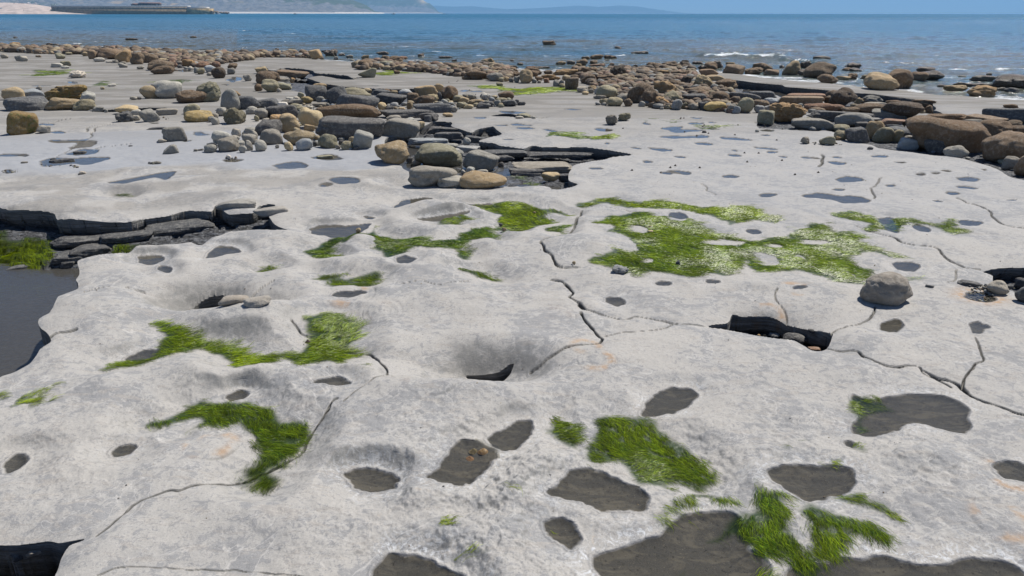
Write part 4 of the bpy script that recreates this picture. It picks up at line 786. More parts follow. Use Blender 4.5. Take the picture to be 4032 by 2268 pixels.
boat(2, 33, 960, 4, (.10, .40, .50), 'turquoise boat cut by the left edge, low on the shingle', cabin=False, group='dinghies drawn up on the shingle', land=True)
def person(px, py, dist, H, c, label):
    x, y, z = atdist(px, py, dist); h = H / 1.75
    J = [(0, 0, .95), (0, 0, 1.2), (0, 0, 1.45), (0, 0, 1.53), (0, .01, 1.66), (-.09, 0, .9), (-.11, .02, .5), (-.12, .04, .04), (-.12, -.1, .03), (.09, 0, .9), (.12, -.05, .5), (.13, -.1, .04), (.13, -.24, .03), (-.19, 0, 1.42), (-.25, 0, 1.12), (-.24, -.08, .86), (.19, 0, 1.42), (.25, 0, 1.12), (.24, -.08, .86)]
    E = [(0, 1), (1, 2), (2, 3), (3, 4), (0, 5), (5, 6), (6, 7), (7, 8), (0, 9), (9, 10), (10, 11), (11, 12), (2, 13), (13, 14), (14, 15), (2, 16), (16, 17), (17, 18)]
    rad = [.14, .13, .15, .055, .1, .1, .065, .045, .04, .1, .065, .045, .04, .06, .045, .035, .06, .045, .035]
    me = bpy.data.meshes.new('person'); me.from_pydata([tuple(v * h for v in j) for j in J], E, [])
    o = link('person', me, plain('clothing', c, .9, .2, 4), label=label, cat='person'); o.location = (x, y, z)
    md = o.modifiers.new('skin', 'SKIN'); 
    for v, r in zip(me.skin_vertices[0].data, rad): v.radius = (r * h, r * h)
    me.skin_vertices[0].data[0].use_root = True
    o.modifiers.new('sub', 'SUBSURF').levels = 1
person(94.5, 44, 935, 2.0, (.04, .04, .05), 'person in dark clothes walking along the shingle near the water')
person(202, 19.5, 972, 1.8, (.05, .05, .06), 'person in dark clothes standing at the landward end of the harbour wall')
person(215, 19.5, 972, 1.8, (.06, .06, .12), 'person in dark blue beside the one at the landward end of the wall')
person(220, 19.8, 971, 1.8, (.75, .75, .75), 'person in white at the landward end of the harbour wall')
person(351, 20.5, 970, 1.8, (.7, .65, .62), 'person in pale clothes on the harbour wall left of the building')
# ------------------------------------------------------------------ boulders, slabs and cobbles
COLS = dict(t=(.34, .265, .16), b=(.215, .152, .096), d=(.12, .09, .064), g=(.255, .247, .222), o=(.27, .25, .17), p=(.40, .39, .35), c=(.50, .40, .24), s=(.092, .094, .098), w=(.66, .62, .55), r=(.27, .165, .11), n=(.43, .29, .15), m=(.30, .21, .085), y=(.38, .29, .125), k=(.31, .33, .345), l=(.31, .295, .27))
CNAME = dict(t='tan', b='brown', d='dark brown', g='grey', o='olive grey', p='pale grey', c='cream', s='dark slate', w='white', r='reddish brown', n='orange tan', m='mossy brown', y='yellow tan', k='blue grey', l='limestone grey')
# x0 y0 x1 y1 shape+colour [|label|short name]   shapes: r round, k blocky, s slab, c craggy, w wedge
ROCKS = [
(TA, '''75 425 185 490 cn|cream tan pyramid of rough rock at the far left waterline|the rough tan pyramid;0 445 40 478 cb;90 485 165 525 rt;165 480 250 537 rg;220 466 345 532 rb|large brown rounded boulder in the far left bank at the waterline|the far left brown boulder;265 505 340 542 rc;0 478 85 516 rg;
340 480 430 510 rt;430 473 620 516 rb|long brown boulder lying in the far left bank|the long brown boulder;400 510 660 546 sg;600 453 715 507 rt;310 455 350 475 cd;460 432 525 462 cd;530 440 592 466 cd;615 480 720 516 rt;650 505 780 552 rb;655 530 720 560 ro;725 495 820 546 rt;820 528 890 573 rt;820 490 935 525 cb;
555 540 645 602 ro|olive grey round boulder alone on the far left flat|the lone olive boulder;145 563 225 625 kg;200 575 270 627 rp;0 548 70 596 rg;355 562 412 584 cb;505 643 620 687 kp;605 622 705 671 ko;610 668 690 696 rp;678 720 842 798 cw|white craggy rock alone on the far left flat|the white craggy rock;
888 510 975 606 kb;955 500 1200 608 kb|big blocky brown boulder in the far left bank|the big blocky brown boulder;1155 515 1315 641 wn|orange tan angular rock leaning on the blocky brown boulder|the orange angular rock;1305 543 1448 661 rb|steep brown rounded boulder right of the orange angular rock|the steep brown boulder;940 587 1050 631 rp;1135 608 1198 640 rg;1190 640 1280 690 wg;1213 627 1270 650 rp;1070 618 1135 638 rp;
1415 538 1585 645 rb;1435 498 1612 560 rb;1420 468 1515 518 cd|dark craggy rock poking above the far left bank|the dark craggy rock;1345 500 1400 535 cb;1380 505 1470 540 rt;1380 668 1455 706 rg;1473 617 1735 724 rb|long brown boulder lying behind another at the front of the bank|the long rear boulder;1513 672 1742 758 rb|long brown boulder in front of its twin on the left flat|the front brown boulder;
1560 568 1625 606 rt;1590 592 1690 633 rt;1640 580 1750 616 rt;1615 535 1680 572 cn;1680 552 1800 602 rb;1683 612 1788 692 cr|reddish tan rough boulder behind the front brown boulder|the reddish rough boulder;1785 622 1850 660 rg;1790 658 1845 693 rs;1838 606 1972 686 cn|orange tan craggy boulder in the left middle bank|the orange craggy boulder;1855 677 1900 706 rp;1900 673 1958 711 rp;
1850 555 1920 613 rb;1925 523 2020 590 rb;1975 628 2110 689 rr;1930 590 1985 626 rb;1985 550 2085 624 ro;2060 565 2140 602 rb;2060 598 2150 662 rb;2080 518 2180 570 rb;2125 568 2200 612 rt;2160 540 2250 580 rt;2225 508 2268 542 cw;2265 525 2340 577 rt;2360 510 2420 550 rb;2420 530 2470 577 rt;2470 520 2540 562 rb;2490 553 2576 592 rt;
2140 625 2230 697 rr;2180 598 2245 642 rk;2065 668 2180 742 rk;1990 693 2070 759 ro;1960 685 2020 748 rg;2090 735 2150 771 rg;2135 688 2275 803 rd|dark brown stout boulder by the puddle on the left|the dark stout boulder;2300 645 2400 702 rb;2298 693 2380 758 rg;2462 758 2545 829 rg;1700 500 1760 535 rb;1750 520 1860 562 rt;1240 490 1345 545 rb;1080 490 1160 515 cb;1045 457 1142 487 cd;1265 385 1390 411 cd|low dark rock awash in the sea, left of centre|the low dark sea rock;1920 362 1990 384 cd|small dark rock in the sea off the left bank|the small dark sea rock;130 370 175 381 cd'''),
(TB, '''405 100 820 256 cm|mossy orange brown boulder in the left group|the mossy orange boulder;0 120 205 252 rt|large tan boulder cut by the left edge, behind the dark slab|the left edge tan boulder;195 135 410 226 kk;357 103 415 146 rg;10 222 458 362 ks|long dark slab with a mossy top in the left group|the mossy dark slab;430 222 790 354 rt|long tan boulder with a rough belly in front of the mossy orange one|the long tan boulder;715 240 930 357 ro;800 163 945 264 rp;930 308 1035 363 kg;700 105 770 147 cc;790 113 870 141 rp;
1015 110 1055 138 rc;1085 78 1168 107 rp;1055 340 1090 371 wg;1147 298 1370 390 rc|cream oval cobble on the left flat|the cream oval cobble;1320 345 1425 441 rp;1335 398 1410 455 rp;1155 365 1332 471 cs|dark jagged clinker like rock on the left flat|the jagged dark rock;1405 345 1595 474 kg|smooth grey barrel shaped boulder on the left flat|the grey barrel boulder;1565 333 1780 400 sg;1308 207 1380 244 rp;1385 210 1430 240 rs;
1405 103 1612 237 rt|tan rounded boulder at the left of a row of four|the rounded tan boulder;1510 55 1812 238 rp|big pale grey humped boulder behind the rounded tan one|the pale humped boulder;1755 148 2100 282 rb|long brown oval boulder on the left flat|the long brown oval;1975 70 2215 274 co|rough grey brown boulder behind the long brown oval|the rough grey brown boulder;2225 143 2425 359 rg|upright grey pear shaped boulder in the left middle|the upright pear boulder;2330 150 2430 212 cn;2390 208 2620 345 ks;2480 313 2620 392 rp;
1845 287 2010 392 ro;1845 358 2142 473 ry|yellow tan long oval boulder in front of an olive dome|the yellow tan oval;2105 408 2172 472 rg;2135 376 2212 442 rg;2133 418 2218 498 rp;2185 320 2290 412 rp;2243 325 2476 498 co|olive brown rough boulder right of the yellow tan oval|the olive rough boulder;2410 358 2485 422 ro;50 368 342 606 km|big square tan boulder with green moss near the left edge|the square mossy boulder;
350 505 493 586 kg;1627 518 1865 670 kg|pale grey rounded boulder alone on the left flat|the lone grey boulder;1590 638 1680 678 rg;1640 701 1795 794 wg|grey fin shaped stone on the left flat|the grey fin stone;2060 697 2192 783 rg;2090 677 2202 717 ss;2195 622 2408 778 kg|angular grey boulder at the front of the grey cluster|the angular grey boulder;2340 655 2470 722 rp;2415 706 2497 784 rp;2485 656 2560 763 rp;2135 560 2322 692 rp;2325 603 2425 667 rp;2340 533 2436 622 rp;2440 523 2600 604 rp;2445 593 2600 703 rg;
1960 740 2002 766 rg;2000 738 2060 758 ss;205 865 272 886 rg;1300 700 1342 714 rs;2292 800 2340 842 rw;475 842 725 878 ss|flat dark shale plates lying in a puddle near the left edge|the dark plates in the puddle;500 828 560 858 rs;735 760 860 790 ss;780 965 860 1000 cw;1475 520 1680 545 ss;1510 866 1625 896 cg'''),
(TC, '''0 40 150 122 cc;0 95 272 242 rb|big smooth brown boulder atop the middle group|the big smooth brown boulder;75 190 272 337 ro|olive brown round boulder in front of the big smooth brown one|the olive round boulder;0 238 90 322 rb;230 80 612 182 sb|dark brown lens shaped slab leaning by the upper ledge|the lens shaped slab;255 225 417 307 ro;255 287 312 332 rp;255 165 400 212 rg;403 165 468 222 rn|small orange cobble by the upper ledge|the small orange cobble;
490 333 570 404 ro;357 385 450 422 rp;437 377 520 427 rp;525 382 665 465 ry|yellow tan cobble in front of the dark split block|the yellow cobble;565 263 832 442 ks|dark upright split block at the foot of the upper ledge|the dark split block;660 228 822 302 rt;705 380 808 467 rg;820 273 1062 482 ks|dark slate block right of the split block|the dark slate block;995 283 1322 407 ro|olive boulder with bright green weed on it|the green weeded boulder;890 365 1415 567 ks|large dark tilted slate block in the middle group|the large dark tilted block;
1230 285 1342 362 rt;1330 300 1560 372 ks;1375 345 1747 487 ks|dark slate slab right of the tilted block|the right slate slab;1470 290 1558 342 rb;1555 308 1640 352 rt;1645 295 1812 372 rk;1315 368 1375 420 rg;1410 448 1535 542 rc|cream tan cobble right of the large tilted block|the cream tan cobble;1545 448 1645 512 rk;1500 485 1592 542 rs;1645 503 1725 547 rt;
0 405 268 512 ks;265 443 390 527 kw|white faced stone with grey marks on the dark slabs|the white faced stone;400 465 565 547 ro;565 480 667 524 rp;660 448 842 502 rg;270 413 567 472 sg;100 482 502 642 ks|long dark slab sloping beside the cream round boulder|the long dark sloping slab;0 520 155 647 rg;0 598 57 667 ro;170 585 322 667 rn;80 625 187 667 rp;
672 473 1442 662 rb|long grey brown log shaped boulder behind the slate block|the log shaped boulder;486 520 772 762 rc|big cream round boulder in the middle group|the big cream boulder;273 588 512 802 rt|brown egg shaped boulder left of the big cream one|the brown egg boulder;0 658 302 832 ks|dark slate block at the left of the middle group|the left slate block;43 763 305 937 kg;-20 768 42 882 rp;0 880 137 1012 rp;
306 760 677 942 rt|tan wedge shaped boulder in front of the brown egg|the tan wedge boulder;560 698 692 782 kt;463 863 660 1005 rk|pale blue grey egg shaped cobble at the front|the blue grey egg;338 901 440 1005 rc;238 923 285 972 rp;660 888 718 952 rs;670 623 1472 884 ks|big blue grey slate block with a flat sloping top|the big slate block;716 816 950 980 ro|tan olive egg shaped boulder before the big slate block|the olive egg;
983 888 1129 992 ro;1111 776 1357 990 kg|grey cube like rounded boulder in front of the slate block|the grey cube boulder;1075 838 1150 902 rt;1130 943 1192 994 rs;925 930 985 982 rg;765 583 872 642 rg;990 610 1112 642 rp;1423 613 1884 842 kg|big grey boat shaped boulder right of the slate block|the boat shaped boulder;1500 593 1677 652 rg;1705 621 1830 672 rp;1758 658 1947 792 kc;1873 568 2100 662 ks;1941 618 2029 712 ks;
1408 538 2100 632 ss|long thin dark slab behind the boat shaped boulder|the long thin slab;1658 823 1727 895 rs;1610 858 1656 900 rs;1360 903 1760 1165 rt|big tan egg shaped boulder alone in the middle foreground|the big tan egg boulder;1733 1063 1832 1162 cs;1800 1101 1907 1172 rp;705 1050 900 1088 so;1165 700 1300 720 rp;960 880 1020 940 rs'''),
(TD, '''70 906 622 1202 ro|big dark olive boulder lying left of the veined wedge|the big dark olive boulder;630 978 1050 1234 kg|grey wedge boulder with white veins by the centre pool|the veined grey boulder;390 901 582 972 rp;500 963 647 1062 rp;638 836 727 940 rp;0 1163 567 1406 rg|long grey log shaped stone at the edge of the flat|the long grey log stone;320 1263 700 1412 rp;591 1228 1135 1427 rt|big tan oval boulder at the edge of the centre pool|the big tan oval;
663 1168 773 1260 rp;770 1191 922 1242 rp;612 1205 666 1257 rp;1030 1105 1102 1167 rs;1523 1226 1732 1332 rc|cream oval cobble lying in the centre pool|the cream pool cobble;1240 543 1412 612 ro;1225 596 1327 624 rp;1410 593 1462 624 rp;2246 583 2389 702 cg|grey mottled upright stone on the right flat|the mottled upright stone;2390 561 2537 655 co|olive rough cobble beside the mottled upright stone|the olive rough cobble;
80 246 360 402 kt|tan craggy block in the middle group|the tan craggy block;308 233 422 332 rt;380 263 582 435 rb|brown egg shaped boulder right of the tan block|the right brown egg;0 333 147 442 rb;70 368 314 507 rb|big brown rounded boulder before the tan craggy block|the big brown round boulder;200 348 360 442 cc;0 433 72 532 ct;345 328 402 432 rs;65 458 512 562 ks;383 403 470 464 rp;520 361 642 442 ro;591 383 707 452 rt;628 340 790 414 rg;
700 408 887 472 rt;775 383 847 422 rg;838 336 947 417 cw|white craggy stone in the middle group|the white craggy stone;930 383 999 434 rk;560 435 692 510 ro;640 461 759 514 rc;735 448 822 492 ro;1028 318 1217 417 rb|brown dome shaped boulder at the right of the middle group|the brown dome;1003 388 1142 452 ro;1070 415 1252 489 ks;1218 408 1272 467 rs;1250 433 1347 475 ks;785 448 952 512 ks;820 428 1002 492 ks;985 418 1072 490 kg;500 488 577 557 rg;405 560 527 607 rt;
1012 213 1092 260 ro|lone olive cobble on the green weed patch|the lone olive cobble;620 141 717 185 rb;658 83 907 190 rb|big brown boulder at the front of the middle bank|the big bank boulder;905 110 1092 207 rg;1038 158 1104 212 ro;1100 153 1162 207 rt;1150 163 1212 217 rs;1210 148 1277 220 rg;1273 83 1427 232 rt|tan brown pear shaped boulder in the middle bank|the bank pear boulder;1415 175 1472 226 rg;1450 148 1542 202 rb;1545 168 1617 222 cr;1475 191 1522 224 rg;
1653 188 1730 264 rg;1718 188 1777 265 rg;1720 230 1790 278 ro;1788 166 1944 307 kb|upright grey brown boulder beside the green patch|the upright grey brown boulder;1923 260 2047 332 rp|smooth pale cobble near the upright grey brown boulder|the smooth pale cobble;1980 316 2057 355 rc;2045 253 2152 312 rt;2053 286 2122 342 rg;2118 278 2172 352 rk;2143 253 2390 397 ro|big olive brown egg shaped boulder at the front of the right bank|the olive brown egg boulder;2108 360 2257 404 rg;2373 348 2555 442 kg;
2263 385 2445 489 ro|pale olive double lobed cobble in front of the right bank|the double lobed cobble;2176 403 2282 470 ro;2453 400 2555 490 rb;2130 438 2187 472 rk;2205 440 2260 476 rg;1968 123 2147 232 rb;2140 128 2402 232 cb;1753 133 1852 197 rt;1848 128 1942 182 rb;2145 198 2217 257 rb;1650 68 1942 137 cn|long orange tan craggy rock in the middle bank|the orange craggy rock;1938 48 2162 142 cb;2298 33 2482 192 cd|dark brown craggy rock standing above the bank|the tall dark craggy rock;
2373 158 2447 217 rb;2203 193 2372 282 rb;2363 218 2532 287 rg;2413 260 2502 312 ro;2478 183 2576 252 rb;123 13 270 105 rb|brown round boulder left in the middle bank|the left bank boulder;300 10 392 70 rb;270 15 322 62 rb;385 23 452 67 rg;410 8 502 57 cc;493 18 587 114 ct;418 46 507 119 rg;363 66 437 112 rg;311 63 377 114 rg;578 33 762 107 rb;753 -5 927 47 cd;700 8 762 42 cb;28 43 92 97 rt;918 48 1122 112 cb;1068 43 1262 102 rb;
1128 15 1262 57 rd;1158 93 1292 152 rb;1298 48 1532 132 cb;1428 26 1622 54 rd;1338 33 1462 87 cr;1548 78 1652 122 rb;1518 128 1742 192 cn;1378 83 1502 152 rb;788 53 872 112 rp;828 43 962 102 rg'''),
(TAB, '''1040 613 1222 702 rb|long brown boulder at the left of the middle bank|the long bank boulder;1026 653 1100 699 rg;1195 643 1277 712 rb;1265 623 1422 702 ro|smooth olive brown boulder near the left of the middle bank|the smooth bank boulder;1308 668 1407 715 rm;1401 658 1562 719 rt;1413 713 1482 753 rb;1338 563 1502 637 rb|brown domed boulder on top of the middle bank|the bank dome;1283 558 1372 612 cb;1198 603 1302 652 cn;1298 598 1422 642 rb;1478 628 1552 667 rc;1563 683 1625 729 rp;1543 658 1662 692 rb;
1043 695 1239 795 wo|olive brown pyramid shaped boulder on the far flat|the pyramid boulder;548 508 685 607 kn|brown cube like rough boulder at the far waterline|the far cube boulder;448 506 557 582 rb;-10 502 127 567 cr;163 508 302 562 rt;203 485 252 514 cd;338 495 407 537 cc;373 498 447 547 ct;50 552 103 580 rg;105 550 150 579 rb;130 533 192 577 rb;183 543 247 577 rg;243 538 322 572 rt;318 543 367 579 rg;383 535 447 575 rb;438 553 482 580 cc;
693 498 842 572 cd;678 503 832 532 cd;848 538 927 567 cd;808 570 852 605 rg;923 553 1002 592 cg;1083 553 1167 607 ct;1228 518 1372 552 cd|dark flat rock awash beyond the middle bank|the dark awash rock;1658 538 1727 584 cd|dark craggy rock in the shallows beyond the bank|the dark shallows rock;1608 628 1737 667 cd;1868 565 2022 588 cd;2003 598 2062 627 cd;2298 583 2447 657 ct|tan craggy rock standing in the shallows|the tan shallows rock;2228 613 2372 682 cd;1428 565 1557 607 cr;1030 600 1080 622 rg;970 600 1020 618 rp'''),
(TAC, '''348 411 490 461 cb|lone brown craggy rock well out in the sea|the lone sea rock;1083 466 1157 501 cd|small dark pointed rock in the surf|the pointed surf rock;1248 513 1432 554 cd|low black rock with foam at its foot|the low black surf rock;743 567 837 600 cb;833 551 977 600 cb|broad brown craggy rock in the shallows|the broad shallows rock;973 555 1112 600 cb;696 593 814 662 rb|brown pyramid rock standing in the shallows|the shallows pyramid;481 615 597 659 ct;593 608 692 652 cg;833 608 912 647 cb;680 640 752 670 cn;818 645 992 672 cr;88 628 157 659 cd;
975 598 1032 622 cd;1013 653 1122 682 cd;1128 648 1242 682 cd;1268 648 1322 682 cd;20 600 60 618 cd;920 640 985 668 cr'''),
(TE, '''198 228 302 267 cc;266 190 380 252 rb;373 198 437 242 rb;288 235 422 282 rb;413 123 602 212 cb|brown craggy boulder high on the right bank|the high craggy boulder;433 203 532 267 rb;498 178 602 237 cb;583 108 772 192 cb|brown craggy boulder among the highest of the right bank|the highest craggy boulder;588 133 722 202 cb;698 148 872 227 rb|brown rounded boulder high on the right bank|the high rounded boulder;788 123 942 232 cd;818 98 902 137 cd;933 113 1062 152 cd;998 158 1107 214 cd;1078 123 1227 212 rb|brown wedge boulder at the far edge of the right bank|the far wedge boulder;
1168 108 1292 197 cd;1288 148 1542 270 kb|big dark brown overhanging boulder in the shallows|the dark overhanging boulder;1313 123 1432 157 ct;1013 210 1242 290 kb|brown square block on the ledge by the water|the square brown block;1088 278 1327 342 kt|long tan brown block lying on the ledge|the long ledge block;1533 183 1747 267 cb;1618 133 1742 197 cb;1688 133 1862 242 cb;1753 203 1922 272 kb;1968 108 2167 272 rt|mushroom shaped tan boulder standing in the water|the mushroom boulder;2128 205 2232 282 rd;2138 113 2287 197 cd;1918 158 1982 192 cd;
2303 53 2502 100 cd|low dark rock awash beyond the right boulders|the low dark awash rock;498 218 707 312 cn|tan orange craggy boulder in the right bank|the tan orange boulder;598 178 722 242 cb;688 228 912 312 cb;698 290 782 352 rb;493 288 697 352 rb;358 323 522 387 rg;503 348 777 517 cn|large golden tan craggy boulder in the right bank|the golden craggy boulder;648 333 812 447 rb;813 288 962 402 cd;958 278 1192 452 cc|pale tan jagged stack in the right bank|the jagged tan stack;815 376 977 442 cd;843 418 897 462 rp;
1193 328 1462 467 cb|big brown craggy boulder before the black ledge|the craggy ledge boulder;178 278 302 352 rb;178 323 312 392 cb;303 280 352 350 rb;75 368 242 432 rg;118 403 217 447 rg;208 373 507 602 rb|big brown humped boulder in the right bank|the big humped boulder;358 423 557 632 rb|brown boulder with white barnacle spots|the barnacle spotted boulder;328 571 407 634 rp|small pale round cobble below the humped boulder|the small pale cobble;523 525 694 652 cn|pinkish orange round boulder at the front of the right bank|the pinkish boulder;
598 458 817 592 ro|olive brown dome boulder behind the pinkish one|the olive dome;568 635 617 664 rg;628 611 702 662 ro;700 556 830 674 rk|grey green round boulder at the front of the right bank|the grey green round;818 586 895 660 co;778 458 892 532 rg;883 410 1162 522 rb|wide brown dome boulder in the right bank|the wide brown dome;978 445 1132 532 rb;828 490 1127 594 ks|dark grey flat boulder below the wide brown dome|the dark flat boulder;1123 465 1364 602 rb|big round brown boulder right of the dark flat one|the big round brown;
868 581 962 622 ro;888 595 1017 672 rg;968 575 1047 612 rt;1003 578 1137 677 ks;1078 578 1332 692 ry|long yellow tan boulder with barnacles on the front edge|the barnacled tan boulder;1298 656 1332 694 rp;1328 603 1442 707 rg;1391 628 1482 714 rk;1438 538 1634 710 ro|tall olive brown waisted boulder at the front|the waisted boulder;1340 473 1722 592 ks|long slate slab in front of the black ledge|the slab by the ledge;1588 460 1902 552 ks;1618 553 1822 642 rb;1758 535 1942 612 rk;1635 618 1759 707 rk;1743 611 1882 692 rk;
1828 595 2267 828 cn|largest golden brown craggy boulder at the front right|the golden brown boulder;1678 681 1870 840 ko|olive blocky boulder left of the golden brown one|the olive block;1938 518 2422 622 sb;2008 488 2442 597 sr;2423 513 2542 602 rb;2218 596 2562 692 rr;2268 638 2442 702 rb;1045 900 1100 928 rs;1645 888 1690 920 rp;20 290 100 330 rb;100 330 190 372 rb;0 130 60 165 cb'''),
(TF, '''-10 771 502 897 kg|long green grey slab at the front of the right group|the long green grey slab;168 680 917 792 ss|long slate slab behind the green grey slab|the long slate slab;493 701 912 872 rg|curved grey boulder like a resting seal|the curved grey boulder;193 757 312 792 rs;343 610 572 692 rr;528 638 742 702 rb;420 431 722 642 rd|dark brown cone shaped boulder in the right group|the dark cone;358 453 547 572 rb;678 528 772 602 ct;763 503 1012 607 cg|grey craggy boulder right of the dark cone|the grey craggy boulder;798 578 1062 652 rp;1038 558 1237 632 rb;
1038 583 1477 777 rd|big dark brown dome in the right group|the big dark dome;698 598 1062 712 rb;1343 553 1612 642 cb;1463 618 1562 712 cb;903 688 1292 787 sg;978 778 1282 867 sr|reddish brown slab right of the curved grey boulder|the reddish slab;1273 766 1512 892 rd;918 788 1022 832 rg;443 836 634 927 ro;453 903 612 1012 ro;453 963 517 1012 cn;586 875 857 1047 ks|dark grey squared boulder on the right flat|the dark squared boulder;688 858 797 892 rk;803 803 1032 1022 rt|tan olive boulder behind the olive triangle|the tan olive boulder;
903 865 1130 1049 ro|olive triangular boulder at the front right|the olive triangle;1098 895 1234 1049 ro;698 808 862 882 ks;1028 828 1252 882 ss;1058 868 1417 982 ks;1248 958 1392 1002 rp;1188 983 1407 1122 kk|grey green wedge shaped boulder at the front right|the grey green wedge;1478 1003 1717 1172 ks;1716 1053 1974 1214 rg|grey egg shaped boulder under the huge brown one|the grey egg;1388 763 2292 1182 rb|huge brown boulder with a dark hollow, at the right|the huge brown boulder;1928 773 2162 842 rg;1523 713 1962 802 rb;
2083 798 2492 1012 rb|broad brown dome behind the huge boulder|the broad brown dome;2453 848 2700 962 rb;1948 733 2422 842 sb;2398 783 2572 862 rb;2068 1043 2142 1132 ro;2163 1098 2222 1202 ro;2208 938 2740 1292 rb|very large brown boulder cut by the right edge|the right edge boulder;2238 983 2422 1062 rp;2363 1198 2542 1352 rg|grey rounded cobble at the foot of the right edge boulder|the grey foot cobble;2518 1178 2760 1440 rb|brown boulder cut by the right edge, in front of the larger one|the front edge boulder;66 973 174 1057 cp|pale mottled round cobble on the right flat|the mottled round cobble;
291 965 472 1072 ro|olive tilted cobble beside the dark squared boulder|the tilted olive cobble;818 1083 887 1117 rs;2198 618 2760 782 ks;2368 603 2522 652 rb;833 260 1207 457 rt|big brown notched boulder at the edge of the ledge|the notched boulder;1033 203 1352 427 rb|big brown boulder behind the notched one|the brown rear boulder;1313 233 1512 352 rb;1388 178 1592 252 cd;1408 213 1702 337 rd|dark brown pointed boulder in the water|the dark pointed boulder;753 263 942 327 ct;473 278 629 330 kt;598 248 712 320 cb;623 185 762 240 rd;573 128 762 197 cd|dark pyramid rock in the water, right|the dark water pyramid;
533 183 642 222 rb;2008 268 2267 350 rd|dark low boulder in the water, far right|the dark low boulder;2158 243 2217 295 rd|small round dark stone resting on the dark low boulder|the perched dark stone;2318 263 2780 422 rd|big dark brown boulder in the water at the right edge|the right water boulder;2388 408 2542 477 rs|dark wet round cobble at the water's edge|the wet round cobble;2408 458 2452 482 rp;2008 383 2297 520 cn|tan craggy boulder in the water near the right edge|the tan water boulder;1703 378 1952 454 ct|flat craggy tan rock in the shallow water|the flat tan rock;
1798 348 2032 402 cd;2288 403 2392 452 cg;2028 358 2252 402 cd;1613 373 1702 407 cd;1843 270 1932 300 rg;133 123 482 312 rb|big brown humped boulder in the shallows|the shallows hump;273 256 505 367 rb|brown wedge boulder in front of the shallows hump|the shallows wedge;2262 278 2330 320 rd'''),
(T3, '''1330 694 1680 930 el|grey pitted round boulder alone on the right foreground|the lone pitted boulder;2198 742 2340 842 rp|pinkish pale cobble by the right edge hollow|the pinkish cobble;2385 715 2480 800 rs;2395 785 2520 905 rs;2310 765 2360 800 rs;2350 780 2420 820 ks;735 1070 908 1150 rs|dark wet boulder lying in the right hollow|the dark hollow boulder;495 1050 540 1090 rs;600 1072 648 1112 rc|cream pebble in the right hollow|the cream pebble;535 1072 562 1092 rn;575 1098 602 1114 rc;620 1095 700 1127 rk;640 1062 690 1095 rs;900 1080 960 1110 rs;2140 780 2185 804 ss;1985 740 2130 775 ss;1740 765 1800 785 ss;905 1150 1000 1200 sr;455 1062 500 1080 rt;700 1040 740 1062 rs'''),
(TD, '''860 985 1420 1065 ss|long dark shale step under the centre ledge|the shale step;1180 1125 1900 1228 sg|broad blue grey wet shale shelf in the centre pit|the wet shale shelf;1300 1010 2120 1075 ss;210 715 620 800 ss|black broken shale under the left end of the centre pit|the black shale;640 815 860 900 ss;0 850 480 930 sk;1150 1180 1560 1262 ss;560 930 830 1010 sk;1700 1240 1880 1330 ss;1000 1060 1220 1120 ss;300 770 640 860 ss'''),
(T1, '''330 420 760 505 ss|dark shale shelf below the left ledge|the dark left shelf;480 480 760 560 ss;1000 335 1500 425 ss|grey brown shale shelf at the right of the left channel|the right channel shelf;1270 285 1560 345 ss;335 520 640 600 ss;700 400 1060 470 ss;1530 215 1812 305 kl|pale fallen block under the right end of the left ledge|the pale fallen block;1800 225 2045 292 kl;1545 850 1755 925 rl|rounded grey block wedged in the left hollow|the wedged block;1720 855 1915 930 rl;420 590 520 640 ss;20 620 330 660 ss'''),
(T2, '''1935 630 2055 692 ck|small blue grey rock in the weed channel|the weed channel rock;100 352 138 384 rc;1143 355 1178 384 rt;1122 320 1150 342 rs;2185 375 2225 395 rc;1645 594 1672 618 rt;1365 240 1388 258 rt;2190 342 2215 358 rb;2385 590 2420 628 cs'''),
(T4, '''150 1200 280 1255 kl|grey rock face catching light in the bottom left hollow|the lit hollow rock;-40 1262 95 1390 kl|grey angular rock at the left of the bottom left hollow|the left hollow rock;40 1215 150 1270 ks;120 1395 300 1520 ks;-80 1380 130 1560 ks;200 1230 330 1330 ks;30 1290 260 1400 ks'''),
]
_ico = {}
def ico(n):
    if n not in _ico:
        import bmesh
        b = bmesh.new(); bmesh.ops.create_icosphere(b, subdivisions=n, radius=1.0)
        v = np.array([q.co[:] for q in b.verts]); f = np.array([[q.index for q in t.verts] for t in b.faces]); b.free(); v /= np.linalg.norm(v, axis=1)[:, None]; _ico[n] = (v, f)
    return _ico[n]
